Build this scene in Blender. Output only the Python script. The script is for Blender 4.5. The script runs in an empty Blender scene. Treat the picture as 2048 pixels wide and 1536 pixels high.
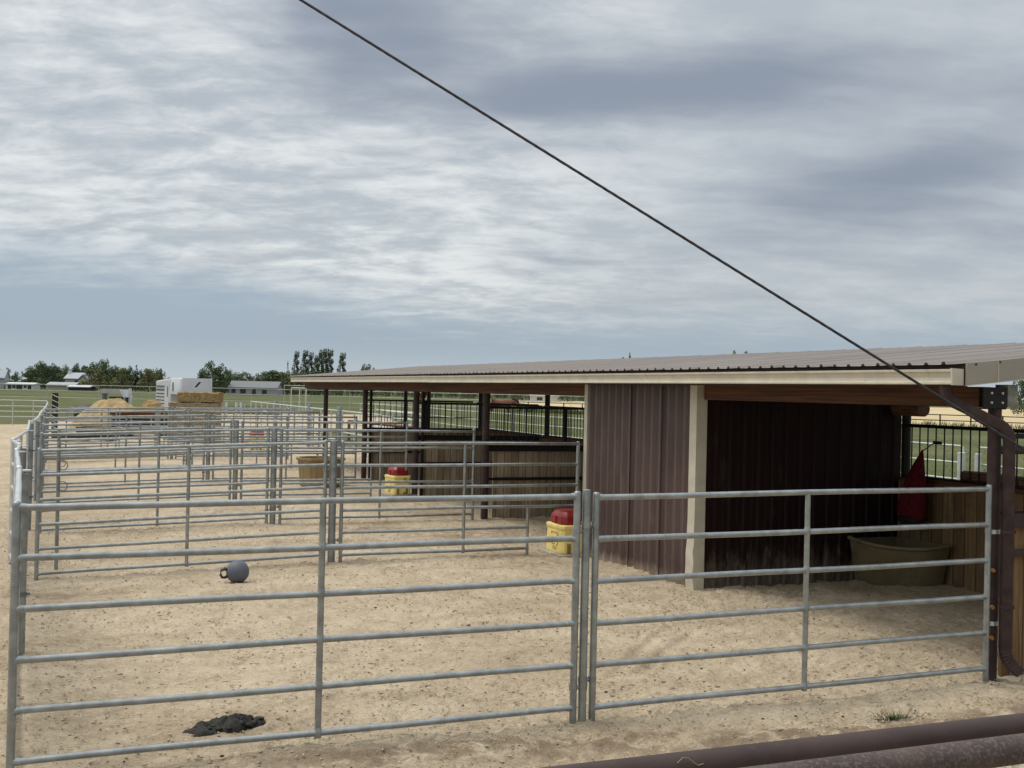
import bpy, math, random
import numpy as np
from mathutils import Vector, Matrix
random.seed(7)
RNG = np.random.default_rng(11)
PI = math.pi
SC = bpy.context.scene
COL = SC.collection

# ------------------------------------------------------------------ camera
F_PX, YAW, PITCH, ROLL, CAM_H = 2275.7, 0.3857, 0.0064, 0.0223, 2.35
cam_d = bpy.data.cameras.new("camera")
cam_d.sensor_width = 36.0
cam_d.lens = 36.0 * F_PX / 2048.0
cam_d.clip_start, cam_d.clip_end = 0.05, 9000.0
cam = bpy.data.objects.new("camera", cam_d)
COL.objects.link(cam)
fw = Vector((math.sin(YAW) * math.cos(PITCH), math.cos(YAW) * math.cos(PITCH), math.sin(PITCH)))
rt = Vector((math.cos(YAW), -math.sin(YAW), 0.0))
up = rt.cross(fw)
r2 = rt * math.cos(ROLL) + up * math.sin(ROLL)
u2 = up * math.cos(ROLL) - rt * math.sin(ROLL)
cam.matrix_world = Matrix(((r2.x, u2.x, -fw.x, 0), (r2.y, u2.y, -fw.y, 0), (r2.z, u2.z, -fw.z, CAM_H), (0, 0, 0, 1)))
SC.camera = cam

# ------------------------------------------------------------------ light and exposure
SC.view_settings.view_transform = 'Standard'
SC.view_settings.look = 'None'
SC.view_settings.exposure = 0.0
SC.view_settings.gamma = 1.0
SUN_AZ, SUN_EL = math.radians(-62.0), math.radians(66.0)      # azimuth from +Y towards +X
sd = Vector((math.sin(SUN_AZ) * math.cos(SUN_EL), math.cos(SUN_AZ) * math.cos(SUN_EL), math.sin(SUN_EL)))
sun_d = bpy.data.lights.new("sun", 'SUN')
sun_d.energy = 1.5
sun_d.angle = math.radians(14.0)
sun_d.color = (1.0, 0.955, 0.88)
sun = bpy.data.objects.new("sun", sun_d)
COL.objects.link(sun)
sun.rotation_euler = sd.to_track_quat('Z', 'Y').to_euler()

W = bpy.data.worlds.new("World")
SC.world = W
W.use_nodes = True


class NT:
    """tiny node-tree writer"""
    def __init__(s, nt):
        s.nt = nt
        nt.nodes.clear()

    def n(s, typ, **kw):
        nd = s.nt.nodes.new(typ)
        for k, v in kw.items():
            setattr(nd, k, v)
        return nd

    def put(s, sock, v):
        if isinstance(v, bpy.types.NodeSocket):
            s.nt.links.new(v, sock)
        else:
            if hasattr(sock.default_value, '__len__') and len(sock.default_value) == 4 and len(v) == 3:
                v = (*v, 1.0)
            sock.default_value = v

    def math(s, op, a, b=0.0, clamp=False):
        nd = s.n('ShaderNodeMath', operation=op, use_clamp=clamp)
        s.put(nd.inputs[0], a)
        s.put(nd.inputs[1], b)
        return nd.outputs[0]

    def smooth(s, x, lo, hi):
        nd = s.n('ShaderNodeMapRange', interpolation_type='SMOOTHSTEP')
        s.put(nd.inputs['Value'], x)
        nd.inputs['From Min'].default_value = lo
        nd.inputs['From Max'].default_value = hi
        return nd.outputs[0]

    def noise(s, vec, scale, detail=4.0, rough=0.5, dist=0.0):
        nd = s.n('ShaderNodeTexNoise')
        if vec is not None:
            s.put(nd.inputs['Vector'], vec)
        nd.inputs['Scale'].default_value = scale
        nd.inputs['Detail'].default_value = detail
        nd.inputs['Roughness'].default_value = rough
        nd.inputs['Distortion'].default_value = dist
        return nd.outputs['Fac']

    def mapping(s, vec, scale=(1, 1, 1), loc=(0, 0, 0), rot=(0, 0, 0)):
        nd = s.n('ShaderNodeMapping')
        s.put(nd.inputs['Vector'], vec)
        nd.inputs['Scale'].default_value = scale
        nd.inputs['Location'].default_value = loc
        nd.inputs['Rotation'].default_value = rot
        return nd.outputs[0]

    def mix(s, fac, a, b, mode='MIX'):
        nd = s.n('ShaderNodeMix', data_type='RGBA', blend_type=mode)
        s.put(nd.inputs[0], fac)
        s.put(nd.inputs[6], a)
        s.put(nd.inputs[7], b)
        return nd.outputs[2]


def build_sky():
    t = NT(W.node_tree)
    out = t.n('ShaderNodeOutputWorld')
    bg = t.n('ShaderNodeBackground')
    bg.inputs['Strength'].default_value = 0.1
    t.nt.links.new(bg.outputs[0], out.inputs[0])
    sky = t.n('ShaderNodeTexSky', sky_type='NISHITA', sun_disc=False)
    sky.sun_elevation = SUN_EL
    sky.sun_rotation = SUN_AZ
    sky.air_density, sky.dust_density, sky.ozone_density = 1.0, 1.5, 1.0
    tc = t.n('ShaderNodeTexCoord')
    nrm = t.n('ShaderNodeVectorMath', operation='NORMALIZE')
    t.put(nrm.inputs[0], tc.outputs['Generated'])
    d = nrm.outputs[0]
    # turn the compass so that +Y is the photograph's viewing direction
    dr = t.mapping(d, rot=(0, 0, YAW))
    sep = t.n('ShaderNodeSeparateXYZ')
    t.put(sep.inputs[0], dr)
    X, Y, Z = sep.outputs[0], sep.outputs[1], sep.outputs[2]
    zc = t.math('MAXIMUM', Z, 0.0)
    # flat cloud deck seen in perspective
    den = t.math('ADD', zc, 0.2)
    px, py = t.math('DIVIDE', X, den), t.math('DIVIDE', Y, den)
    comb = t.n('ShaderNodeCombineXYZ')
    t.put(comb.inputs[0], px)
    t.put(comb.inputs[1], py)
    P = comb.outputs[0]
    wv = t.n('ShaderNodeTexNoise')
    t.put(wv.inputs['Vector'], P)
    wv.inputs['Scale'].default_value = 2.2
    wv.inputs['Detail'].default_value = 3
    wsc = t.n('ShaderNodeVectorMath', operation='MULTIPLY_ADD')
    t.put(wsc.inputs[0], wv.outputs['Color'])
    wsc.inputs[1].default_value = (0.14, 0.14, 0)
    t.put(wsc.inputs[2], P)
    Q = wsc.outputs[0]
    n1 = t.noise(t.mapping(Q, (1.5, 2.1, 1), (3.1, 1.7, 0), (0, 0, 0.15)), 1.0, 6, 0.55, 0.2)
    n2 = t.noise(t.mapping(Q, (5.0, 7.6, 1), (7.7, 2.2, 0), (0, 0, 0.12)), 1.0, 8, 0.62, 0.15)
    n3 = t.noise(t.mapping(P, (0.7, 1.0, 1), (1.0, 9.0, 0), (0, 0, -0.4)), 1.0, 4, 0.5, 0.3)
    n4 = t.noise(t.mapping(Q, (1.1, 4.5, 1), (2.0, 5.0, 0), (0, 0, 0.5)), 1.0, 5, 0.5, 0.4)

    def blob(x, z, wx, wz, sx=0.0):
        a = t.math('SUBTRACT', X, x)
        b = t.math('SUBTRACT', t.math('SUBTRACT', Z, z), t.math('MULTIPLY', a, sx))
        a = t.math('DIVIDE', a, wx)
        b = t.math('DIVIDE', b, wz)
        r = t.math('ADD', t.math('MULTIPLY', a, a), t.math('MULTIPLY', b, b))
        return t.math('EXPONENT', t.math('MULTIPLY', r, -1.0))

    dark = t.math('ADD', blob(-0.13, 0.295, 0.13, 0.055), t.math('MULTIPLY', blob(0.14, 0.255, 0.17, 0.04, 0.05), 1.0))
    dark = t.math('ADD', dark, t.math('MULTIPLY', blob(0.33, 0.19, 0.17, 0.045, 0.25), 0.75))
    dark = t.math('ADD', dark, t.math('MULTIPLY', blob(0.40, 0.12, 0.12, 0.022, 0.1), 0.45))
    dark = t.math('SUBTRACT', dark, t.math('MULTIPLY', blob(0.08, 0.19, 0.11, 0.045, 0.2), 0.35))
    dark = t.math('ADD', dark, t.math('MULTIPLY', t.math('SUBTRACT', n3, 0.5), 1.2))
    dark = t.math('ADD', dark, t.math('MULTIPLY', t.math('SUBTRACT', n1, 0.5), 1.5))
    dark = t.math('ADD', dark, t.math('MULTIPLY', t.math('SUBTRACT', n4, 0.5), 0.9))
    dark = t.smooth(dark, -0.05, 0.95)
    bright = t.smooth(t.math('ADD', t.math('MULTIPLY', n2, 0.6), t.math('MULTIPLY', n1, 0.4)), 0.38, 0.63)
    calm = t.smooth(X, 0.25, -0.1)
    bright = t.math('MULTIPLY', bright, t.math('ADD', t.math('MULTIPLY', calm, 0.75), 0.25))
    K = 10.0
    c_grey = tuple(K * v for v in (0.50, 0.545, 0.585))
    c_white = tuple(K * v for v in (0.87, 0.89, 0.885))
    c_dark = tuple(K * v for v in (0.285, 0.325, 0.395))
    c_band = tuple(K * v for v in (0.365, 0.452, 0.54))
    c_hor = tuple(K * v for v in (0.50, 0.585, 0.64))
    cl = t.mix(bright, c_grey, c_white)
    cl = t.mix(dark, cl, c_dark)
    # the clear blue-grey band under the deck, its edge ragged and tilted
    edge = t.math('SUBTRACT', Z, t.math('MULTIPLY', t.smooth(X, 0.05, -0.42), 0.045))
    edge = t.math('ADD', edge, t.math('MULTIPLY', t.math('SUBTRACT', n4, 0.5), 0.06))
    edge = t.math('ADD', edge, t.math('MULTIPLY', t.math('SUBTRACT', n2, 0.5), 0.03))
    deck = t.smooth(edge, 0.03, 0.092)
    band = t.mix(t.smooth(Z, 0.045, 0.004), c_band, c_hor)
    col = t.mix(deck, band, cl)
    # a little of the physical sky shows through everywhere
    col = t.mix(0.12, col, sky.outputs[0])
    # unseen overhead sky brightened to add top light, with a glow round the sun
    sdv = t.n('ShaderNodeVectorMath', operation='DOT_PRODUCT')
    t.put(sdv.inputs[0], d)
    sdv.inputs[1].default_value = tuple(sd)
    thin = t.math('ADD', t.math('MULTIPLY', t.smooth(Z, 0.36, 0.75), 0.75), 1.0)  # gain on the unseen zenith for extra top light
    tv = t.n('ShaderNodeVectorMath', operation='SCALE')
    t.put(tv.inputs[0], col)
    t.put(tv.inputs['Scale'], thin)
    col = tv.outputs[0]
    glow = t.math('MULTIPLY', t.smooth(sdv.outputs['Value'], 0.55, 1.0), 0.9)
    col = t.mix(glow, col, tuple(K * v for v in (1.9, 1.85, 1.72)))
    t.put(bg.inputs['Color'], col)


build_sky()


# ------------------------------------------------------------------ materials
def material(name, base, rough=0.8, metal=0.0, var=0.25, scale=6.0, spots=None, bump=0.0, bscale=40.0, spec=0.4,
             stretch=(1, 1, 1), rnd=0.0, coords='Object', dust=None):
    m = bpy.data.materials.new(name)
    m.use_nodes = True
    t = NT(m.node_tree)
    out = t.n('ShaderNodeOutputMaterial')
    b = t.n('ShaderNodeBsdfPrincipled')
    t.nt.links.new(b.outputs[0], out.inputs[0])
    tc = t.n('ShaderNodeTexCoord')
    v = t.mapping(tc.outputs[coords], stretch)
    if rnd:
        oi = t.n('ShaderNodeObjectInfo')
        add = t.n('ShaderNodeVectorMath', operation='ADD')
        t.put(add.inputs[0], v)
        sc = t.n('ShaderNodeVectorMath', operation='SCALE')
        cmb = t.n('ShaderNodeCombineXYZ')
        for i in range(3):
            t.put(cmb.inputs[i], oi.outputs['Random'])
        t.put(sc.inputs[0], cmb.outputs[0])
        sc.inputs['Scale'].default_value = 37.0
        t.put(add.inputs[1], sc.outputs[0])
        v = add.outputs[0]
    n = t.noise(v, scale, 6, 0.6)
    dk = tuple(c * (1 - var) for c in base)
    lt = tuple(min(1, c * (1 + var)) for c in base)
    col = t.mix(t.smooth(n, 0.3, 0.7), dk, lt)
    if spots:                                   # (colour, scale, threshold, amount)
        for sc_, scs, th, am in spots:
            s = t.noise(v, scs, 5, 0.65)
            col = t.mix(t.math('MULTIPLY', t.smooth(s, th, th + 0.1), am), col, sc_)
    if dust:                                    # dust and scuffs kicked up the foot of a wall: (colour, height, amount)
        sz = t.n('ShaderNodeSeparateXYZ')
        t.put(sz.inputs[0], tc.outputs['Object'])
        sn = t.noise(t.mapping(tc.outputs['Object'], (9, 9, 2.2)), 1.0, 6, 0.7, 0.5)
        hh = t.math('ADD', sz.outputs[2], t.math('MULTIPLY', t.math('SUBTRACT', sn, 0.5), dust[1] * 2.6))
        col = t.mix(t.math('MULTIPLY', t.smooth(hh, dust[1], 0.0), dust[2]), col, dust[0])
    t.put(b.inputs['Base Color'], col)
    b.inputs['Metallic'].default_value = metal
    rn = t.math('ADD', rough - 0.08, t.math('MULTIPLY', n, 0.16))
    t.put(b.inputs['Roughness'], rn)
    b.inputs['Specular IOR Level'].default_value = spec
    if bump:
        bp = t.n('ShaderNodeBump')
        bp.inputs['Strength'].default_value = bump
        bp.inputs['Distance'].default_value = 0.01
        t.put(bp.inputs['Height'], t.noise(v, bscale, 6, 0.6))
        t.put(b.inputs['Normal'], bp.outputs[0])
    return m


def planks(name, base, axis, width=0.14, var=0.3, grain=0.5):
    """boards side by side along an axis of the object: tone per board, grain, dark joints"""
    m = bpy.data.materials.new(name)
    m.use_nodes = True
    t = NT(m.node_tree)
    out = t.n('ShaderNodeOutputMaterial')
    b = t.n('ShaderNodeBsdfPrincipled')
    t.nt.links.new(b.outputs[0], out.inputs[0])
    tc = t.n('ShaderNodeTexCoord')
    sep = t.n('ShaderNodeSeparateXYZ')
    t.put(sep.inputs[0], tc.outputs['Object'])
    u = t.math('DIVIDE', sep.outputs[axis], width)
    fl = t.math('FLOOR', u)
    wn = t.n('ShaderNodeTexWhiteNoise', noise_dimensions='1D')
    t.put(wn.inputs['W'], fl)
    shift = t.n('ShaderNodeVectorMath', operation='SCALE')
    t.put(shift.inputs[0], wn.outputs['Color'])
    shift.inputs['Scale'].default_value = 20.0
    add = t.n('ShaderNodeVectorMath', operation='ADD')
    t.put(add.inputs[0], tc.outputs['Object'])
    t.put(add.inputs[1], shift.outputs[0])
    st = [26, 26, 1.3]
    g = t.noise(t.mapping(add.outputs[0], tuple(st)), 1.0, 6, 0.6, 0.8)
    stn = t.noise(add.outputs[0], 2.2, 5, 0.6)
    tone = t.math('ADD', t.math('MULTIPLY', wn.outputs['Value'], var * 2), 1 - var)
    col = t.mix(t.smooth(g, 0.3, 0.75), tuple(c * (1 - grain) for c in base), tuple(c * (1 + grain * 0.5) for c in base))
    col = t.mix(t.math('MULTIPLY', t.smooth(stn, 0.5, 0.75), 0.55), col, tuple(c * 0.45 for c in base))
    cm = t.n('ShaderNodeCombineXYZ')
    for i in range(3):
        t.put(cm.inputs[i], tone)
    col = t.mix(1.0, col, cm.outputs[0], 'MULTIPLY')
    fr = t.math('FRACT', u)
    gap = t.math('MAXIMUM', t.smooth(fr, 0.05, 0.02), t.smooth(fr, 0.95, 0.98))
    col = t.mix(t.math('MULTIPLY', gap, 0.85), col, (0.02, 0.016, 0.012))
    t.put(b.inputs['Base Color'], col)
    b.inputs['Roughness'].default_value = 0.85
    b.inputs['Specular IOR Level'].default_value = 0.25
    bp = t.n('ShaderNodeBump')
    bp.inputs['Strength'].default_value = 0.5
    bp.inputs['Distance'].default_value = 0.004
    t.put(bp.inputs['Height'], g)
    t.put(b.inputs['Normal'], bp.outputs[0])
    return m


def sand_material(name, far=False):
    m = bpy.data.materials.new(name)
    m.use_nodes = True
    t = NT(m.node_tree)
    out = t.n('ShaderNodeOutputMaterial')
    b = t.n('ShaderNodeBsdfPrincipled')
    t.nt.links.new(b.outputs[0], out.inputs[0])
    tc = t.n('ShaderNodeTexCoord')
    v = tc.outputs['Object']
    big = t.noise(v, 0.35, 5, 0.55)
    mid = t.noise(v, 2.3, 6, 0.6, 0.4)
    fine = t.noise(v, 26.0, 5, 0.7)
    grit = t.noise(v, 130.0, 3, 0.6)
    col = t.mix(t.smooth(mid, 0.32, 0.68), (0.365, 0.295, 0.21), (0.515, 0.43, 0.318))
    col = t.mix(t.math('MULTIPLY', t.smooth(fine, 0.35, 0.7), 0.5), col, (0.58, 0.49, 0.35))
    col = t.mix(t.math('MULTIPLY', t.smooth(big, 0.46, 0.66), 0.5), col, (0.325, 0.25, 0.165))
    # damp, trampled streaks
    dmp = t.noise(t.mapping(v, (0.5, 1.5, 1), (2, 3, 0)), 1.1, 6, 0.65, 0.7)
    col = t.mix(t.math('MULTIPLY', t.smooth(dmp, 0.62, 0.75), 0.5), col, (0.20, 0.14, 0.085))
    hz = t.mapping(v, (0.7, 1.5, 1), (0, 0, 0), (0, 0, 0.38))
    gr = t.noise(hz, 30.0, 5, 0.7, 0.6)
    col = t.mix(t.math('MULTIPLY', t.smooth(gr, 0.53, 0.66), 0.6), col, (0.23, 0.175, 0.11))
    gr2 = t.noise(t.mapping(hz, (1, 1, 1), (5, 2, 1)), 24.0, 5, 0.7, 0.5)
    col = t.mix(t.math('MULTIPLY', t.smooth(gr2, 0.54, 0.66), 0.6), col, (0.66, 0.57, 0.42))
    gr3 = t.noise(t.mapping(v, (1, 1, 1), (3, 7, 1)), 70.0, 3, 0.6)
    col = t.mix(t.math('MULTIPLY', t.smooth(gr3, 0.58, 0.68), 0.45), col, (0.19, 0.14, 0.09))
    # dark dung crumbs and straw bits
    cr = t.noise(v, 19.0, 4, 0.7, 0.3)
    gate = t.smooth(t.noise(v, 1.1, 4, 0.6), 0.42, 0.62)
    col = t.mix(t.math('MULTIPLY', t.math('MULTIPLY', t.smooth(cr, 0.66, 0.72), gate), 0.75), col, (0.10, 0.07, 0.045))
    st = t.noise(t.mapping(v, (60, 9, 1), (0, 0, 0), (0, 0, 0.7)), 1.0, 3, 0.5, 1.0)
    col = t.mix(t.math('MULTIPLY', t.smooth(st, 0.70, 0.76), 0.5), col, (0.17, 0.12, 0.075))
    wh = t.noise(t.mapping(v, (1, 1, 1), (9, 4, 0)), 33.0, 2, 0.5)
    col = t.mix(t.math('MULTIPLY', t.smooth(wh, 0.74, 0.78), 0.6), col, (0.62, 0.56, 0.46))
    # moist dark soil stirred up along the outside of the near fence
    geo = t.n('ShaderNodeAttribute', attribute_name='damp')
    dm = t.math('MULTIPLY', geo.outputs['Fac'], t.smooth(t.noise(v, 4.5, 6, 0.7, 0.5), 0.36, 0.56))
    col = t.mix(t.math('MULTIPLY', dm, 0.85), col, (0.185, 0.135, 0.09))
    t.put(b.inputs['Base Color'], col)
    b.inputs['Roughness'].default_value = 0.95
    b.inputs['Specular IOR Level'].default_value = 0.12
    bp = t.n('ShaderNodeBump')
    bp.inputs['Strength'].default_value = 1.0
    bp.inputs['Distance'].default_value = 0.035
    h = t.math('ADD', t.math('MULTIPLY', fine, 0.55), t.math('MULTIPLY', grit, 0.25))
    h = t.math('ADD', h, t.math('MULTIPLY', t.noise(v, 9.0, 6, 0.6, 0.5), 0.9))
    t.put(bp.inputs['Height'], h)
    t.put(b.inputs['Normal'], bp.outputs[0])
    return m


def leaf_material(name, a, b_, c):
    m = bpy.data.materials.new(name)
    m.use_nodes = True
    t = NT(m.node_tree)
    out = t.n('ShaderNodeOutputMaterial')
    b = t.n('ShaderNodeBsdfPrincipled')
    t.nt.links.new(b.outputs[0], out.inputs[0])
    g = t.n('ShaderNodeNewGeometry')
    tc = t.n('ShaderNodeTexCoord')
    col = t.mix(g.outputs['Random Per Island'], a, b_)
    col = t.mix(t.math('MULTIPLY', t.smooth(t.noise(tc.outputs['Object'], 0.55, 4, 0.6), 0.45, 0.7), 0.6), col, c)
    t.put(b.inputs['Base Color'], col)
    b.inputs['Roughness'].default_value = 0.75
    b.inputs['Specular IOR Level'].default_value = 0.25
    return m


def field_material(name, cols, s1=0.02, s2=0.3, s3=6.0, bump=0.6):
    m = bpy.data.materials.new(name)
    m.use_nodes = True
    t = NT(m.node_tree)
    out = t.n('ShaderNodeOutputMaterial')
    b = t.n('ShaderNodeBsdfPrincipled')
    t.nt.links.new(b.outputs[0], out.inputs[0])
    tc = t.n('ShaderNodeTexCoord')
    v = tc.outputs['Object']
    n1, n2, n3 = t.noise(v, s1, 5, 0.6), t.noise(v, s2, 6, 0.65), t.noise(v, s3, 5, 0.7)
    col = t.mix(t.smooth(n1, 0.35, 0.65), cols[0], cols[1])
    col = t.mix(t.math('MULTIPLY', t.smooth(n2, 0.42, 0.7), 0.7), col, cols[2])
    col = t.mix(t.math('MULTIPLY', t.smooth(n3, 0.4, 0.75), 0.5), col, cols[3])
    t.put(b.inputs['Base Color'], col)
    b.inputs['Roughness'].default_value = 0.95
    b.inputs['Specular IOR Level'].default_value = 0.1
    bp = t.n('ShaderNodeBump')
    bp.inputs['Strength'].default_value = bump
    bp.inputs['Distance'].default_value = 0.1
    t.put(bp.inputs['Height'], n3)
    t.put(b.inputs['Normal'], bp.outputs[0])
    return m


M = {}
M['galv'] = material('galvanized_steel', (0.30, 0.32, 0.32), 0.33, 0.7, 0.2, 9.0,
                     [((0.50, 0.52, 0.52), 22.0, 0.6, 0.45), ((0.15, 0.15, 0.14), 5.0, 0.62, 0.4)], 0.06, 90, 0.5, rnd=1)
M['galv_sky_lit'] = material('sky_lit_galvanized_steel', (0.56, 0.585, 0.585), 0.34, 0.6, 0.1, 9.0, None, 0.03, 90, 0.5, rnd=1)  # lighter base carries the sky's reflection on the side fence
M['galv_dull'] = material('weathered_galvanized_steel', (0.26, 0.275, 0.27), 0.46, 0.65, 0.22, 9.0,
                          [((0.22, 0.21, 0.19), 4.0, 0.6, 0.4)], 0.08, 90, 0.4, rnd=1)
M['pale_pipe'] = material('pale_painted_pipe', (0.50, 0.52, 0.49), 0.5, 0.15, 0.12, 6.0, None, 0, 40, 0.4, rnd=1)
M['clamp'] = material('dark_clamp_steel', (0.16, 0.17, 0.175), 0.55, 0.6, 0.25, 30)
M['brown_steel'] = material('brown_painted_steel', (0.045, 0.029, 0.028), 0.6, 0.0, 0.3, 8.0,
                            [((0.10, 0.07, 0.06), 14.0, 0.62, 0.35)], 0.12, 60, 0.22)
M['black_steel'] = material('dark_grille_steel', (0.013, 0.011, 0.010), 0.55, 0.0, 0.3, 8.0, None, 0, 40, 0.25)
M['brown_pipe'] = material('dark_brown_pipe_paint', (0.052, 0.034, 0.031), 0.6, 0.0, 0.22, 5.0,
                           [((0.085, 0.062, 0.057), 9.0, 0.58, 0.5), ((0.20, 0.17, 0.15), 70.0, 0.68, 0.4)], 0.15, 70, 0.3)
M['dusty_pipe'] = material('dusty_brown_pipe_paint', (0.072, 0.050, 0.045), 0.65, 0.0, 0.25, 7.0,
                           [((0.155, 0.14, 0.125), 110.0, 0.5, 0.45), ((0.05, 0.036, 0.032), 70.0, 0.58, 0.4)], 0.25, 60, 0.3)
M['roof'] = material('dusty_brown_roof_sheet', (0.27, 0.238, 0.218), 0.5, 0.15, 0.12, 1.2,
                     [((0.33, 0.295, 0.27), 0.7, 0.5, 0.5)], 0.04, 30, 0.4, stretch=(0.4, 3, 1))
M['wall'] = material('brown_corrugated_wall', (0.088, 0.058, 0.054), 0.4, 0.1, 0.16, 2.0,
                     [((0.15, 0.112, 0.10), 3.0, 0.56, 0.3), ((0.30, 0.26, 0.23), 24.0, 0.70, 0.5)], 0.05, 30, 0.4, stretch=(1, 1, 0.35), dust=((0.33, 0.28, 0.21), 0.16, 0.7))
M['wall_in_shade'] = material('shade_darkened_red_wall', (0.015, 0.006, 0.005), 0.6, 0.0, 0.2, 2.0,
                        [((0.035, 0.026, 0.02), 3.0, 0.56, 0.5)], 0.05, 30, 0.15, stretch=(1, 1, 0.3), dust=((0.20, 0.17, 0.13), 0.45, 0.55))  # wall colour darkened to carry the shade inside the stalls
M['trim'] = material('tan_painted_trim', (0.50, 0.462, 0.372), 0.5, 0.0, 0.08, 5.0, [((0.33, 0.29, 0.22), 7.0, 0.6, 0.4)], 0.03, 40, 0.4)
M['fascia'] = material('taupe_fascia_sheet', (0.30, 0.27, 0.225), 0.5, 0.05, 0.06, 3.0, [((0.24, 0.21, 0.18), 12.0, 0.64, 0.35)], 0.03, 20, 0.4)
M['timber'] = material('stained_timber_beam', (0.10, 0.041, 0.016), 0.75, 0.0, 0.35, 3.0,
                       [((0.035, 0.015, 0.009), 2.0, 0.5, 0.7)], 0.15, 20, 0.3, stretch=(16, 0.28, 16))
M['endgrain'] = material('weathered_end_grain', (0.20, 0.20, 0.165), 0.85, 0, 0.35, 9.0, [((0.08, 0.07, 0.06), 18, 0.55, 0.7)], 0.2, 60)
M['planks_x'] = planks('weathered_boards', (0.36, 0.285, 0.195), 0, 0.145, 0.2, 0.35)
M['planks_y'] = planks('rear_boards', (0.20, 0.135, 0.07), 1, 0.19, 0.2, 0.35)
M['planks_gold'] = planks('golden_boards', (0.19, 0.115, 0.052), 0, 0.15, 0.2)
M['log'] = material('peeled_log', (0.14, 0.075, 0.045), 0.75, 0, 0.4, 4.0, [((0.05, 0.03, 0.02), 7, 0.5, 0.7)], 0.3, 30, 0.3, stretch=(6, 1, 6))
M['tub'] = material('tan_plastic_tub', (0.165, 0.13, 0.073), 0.5, 0, 0.12, 4.0, [((0.10, 0.075, 0.045), 6, 0.55, 0.5)], 0.04, 30, 0.4)
M['feeder'] = material('ochre_plastic_feeder', (0.25, 0.18, 0.09), 0.5, 0, 0.12, 4.0, [((0.25, 0.17, 0.08), 6, 0.55, 0.5)], 0.04, 30, 0.4)
M['yellow'] = material('yellow_plastic', (0.80, 0.65, 0.22), 0.42, 0, 0.08, 4.0, [((0.45, 0.33, 0.09), 9, 0.62, 0.5)], 0.03, 30, 0.45)
M['yellow_dark'] = material('dark_yellow_plastic', (0.25, 0.17, 0.05), 0.6, 0, 0.2, 9.0)
M['red'] = material('dark_red_plastic', (0.235, 0.014, 0.016), 0.42, 0, 0.1, 4.0, [((0.28, 0.08, 0.07), 9, 0.62, 0.3)], 0.03, 30, 0.45)
M['red_cloth'] = material('orange_red_cloth', (0.34, 0.055, 0.02), 0.85, 0, 0.3, 8.0)
M['net'] = material('red_hay_net', (0.10, 0.006, 0.012), 0.9, 0, 0.7, 1.0, [((0.03, 0.01, 0.008), 1.0, 0.52, 0.8)], 0.5, 1.0, 0.2, stretch=(60, 60, 9))
M['black'] = material('black_plastic', (0.016, 0.016, 0.017), 0.5, 0, 0.3, 6.0)
M['ball'] = material('blue_grey_rubber_ball', (0.105, 0.112, 0.145), 0.6, 0, 0.15, 6.0, [((0.20, 0.19, 0.18), 7, 0.58, 0.5)], 0.05, 60, 0.4)
M['dung'] = material('fresh_dung', (0.013, 0.013, 0.009), 0.55, 0, 0.6, 25.0, [((0.05, 0.042, 0.025), 40, 0.58, 0.6)], 0.7, 90, 0.3)
M['crumb'] = material('dry_dung_crumbs', (0.075, 0.052, 0.034), 0.9, 0, 0.5, 2.0, None, 0.3, 60, 0.2)
M['concrete'] = material('concrete_slab', (0.34, 0.31, 0.26), 0.9, 0, 0.15, 8.0, None, 0.2, 60, 0.2)
M['stone'] = material('pale_stones', (0.42, 0.39, 0.33), 0.85, 0, 0.3, 7.0, None, 0.4, 40, 0.2)
M['cable'] = material('dark_wire_rope', (0.045, 0.042, 0.045), 0.5, 0.45, 0.3, 40.0)
M['rust'] = material('rusty_bolt', (0.28, 0.12, 0.035), 0.8, 0.1, 0.4, 60.0)
M['bolt'] = material('zinc_bolt', (0.55, 0.57, 0.58), 0.35, 0.6, 0.1, 40.0)
M['white'] = material('white_trailer_skin', (0.46, 0.48, 0.52), 0.4, 0.05, 0.05, 2.0, None, 0, 40, 0.5)
M['glass'] = material('dark_window_glass', (0.02, 0.024, 0.028), 0.12, 0, 0.2, 3.0, None, 0, 40, 0.6)
M['tyre'] = material('black_tyre_rubber', (0.02, 0.02, 0.02), 0.85, 0, 0.3, 9.0)
M['bale'] = material('straw_bale', (0.25, 0.185, 0.092), 0.95, 0, 0.4, 7.0, [((0.14, 0.09, 0.035), 16, 0.52, 0.6)], 0.9, 60, 0.1, stretch=(1, 1, 4), rnd=1)
M['bale_grey'] = material('weathered_straw_bale', (0.27, 0.225, 0.145), 0.95, 0, 0.4, 7.0, [((0.11, 0.085, 0.05), 16, 0.52, 0.6)], 0.9, 60, 0.1, stretch=(1, 1, 4), rnd=1)
M['straw'] = material('loose_straw', (0.34, 0.255, 0.14), 0.95, 0, 0.25, 3.0, [((0.27, 0.19, 0.10), 9, 0.55, 0.5)], 0.9, 25, 0.1)
M['hay'] = material('loose_hay', (0.27, 0.19, 0.085), 0.95, 0, 0.35, 4.0, [((0.16, 0.10, 0.04), 9, 0.55, 0.6)], 1.0, 25, 0.1)
M['tan_wall'] = material('tan_house_siding', (0.36, 0.34, 0.235), 0.8, 0, 0.1, 2.0)
M['grey_wall'] = material('grey_house_siding', (0.30, 0.315, 0.32), 0.8, 0, 0.12, 2.0)
M['white_wall'] = material('white_house_siding', (0.58, 0.59, 0.57), 0.8, 0, 0.08, 2.0)
M['blue_roof'] = material('blue_grey_roofing', (0.30, 0.335, 0.38), 0.6, 0.1, 0.08, 2.0)
M['grey_roof'] = material('grey_shingle_roofing', (0.17, 0.18, 0.19), 0.85, 0, 0.15, 4.0)
M['teal'] = material('faded_green_mesh', (0.085, 0.145, 0.115), 0.9, 0, 0.25, 3.0)
M['bark'] = material('grey_bark', (0.09, 0.075, 0.06), 0.9, 0, 0.3, 6.0, None, 0.4, 30, 0.1)
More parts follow.
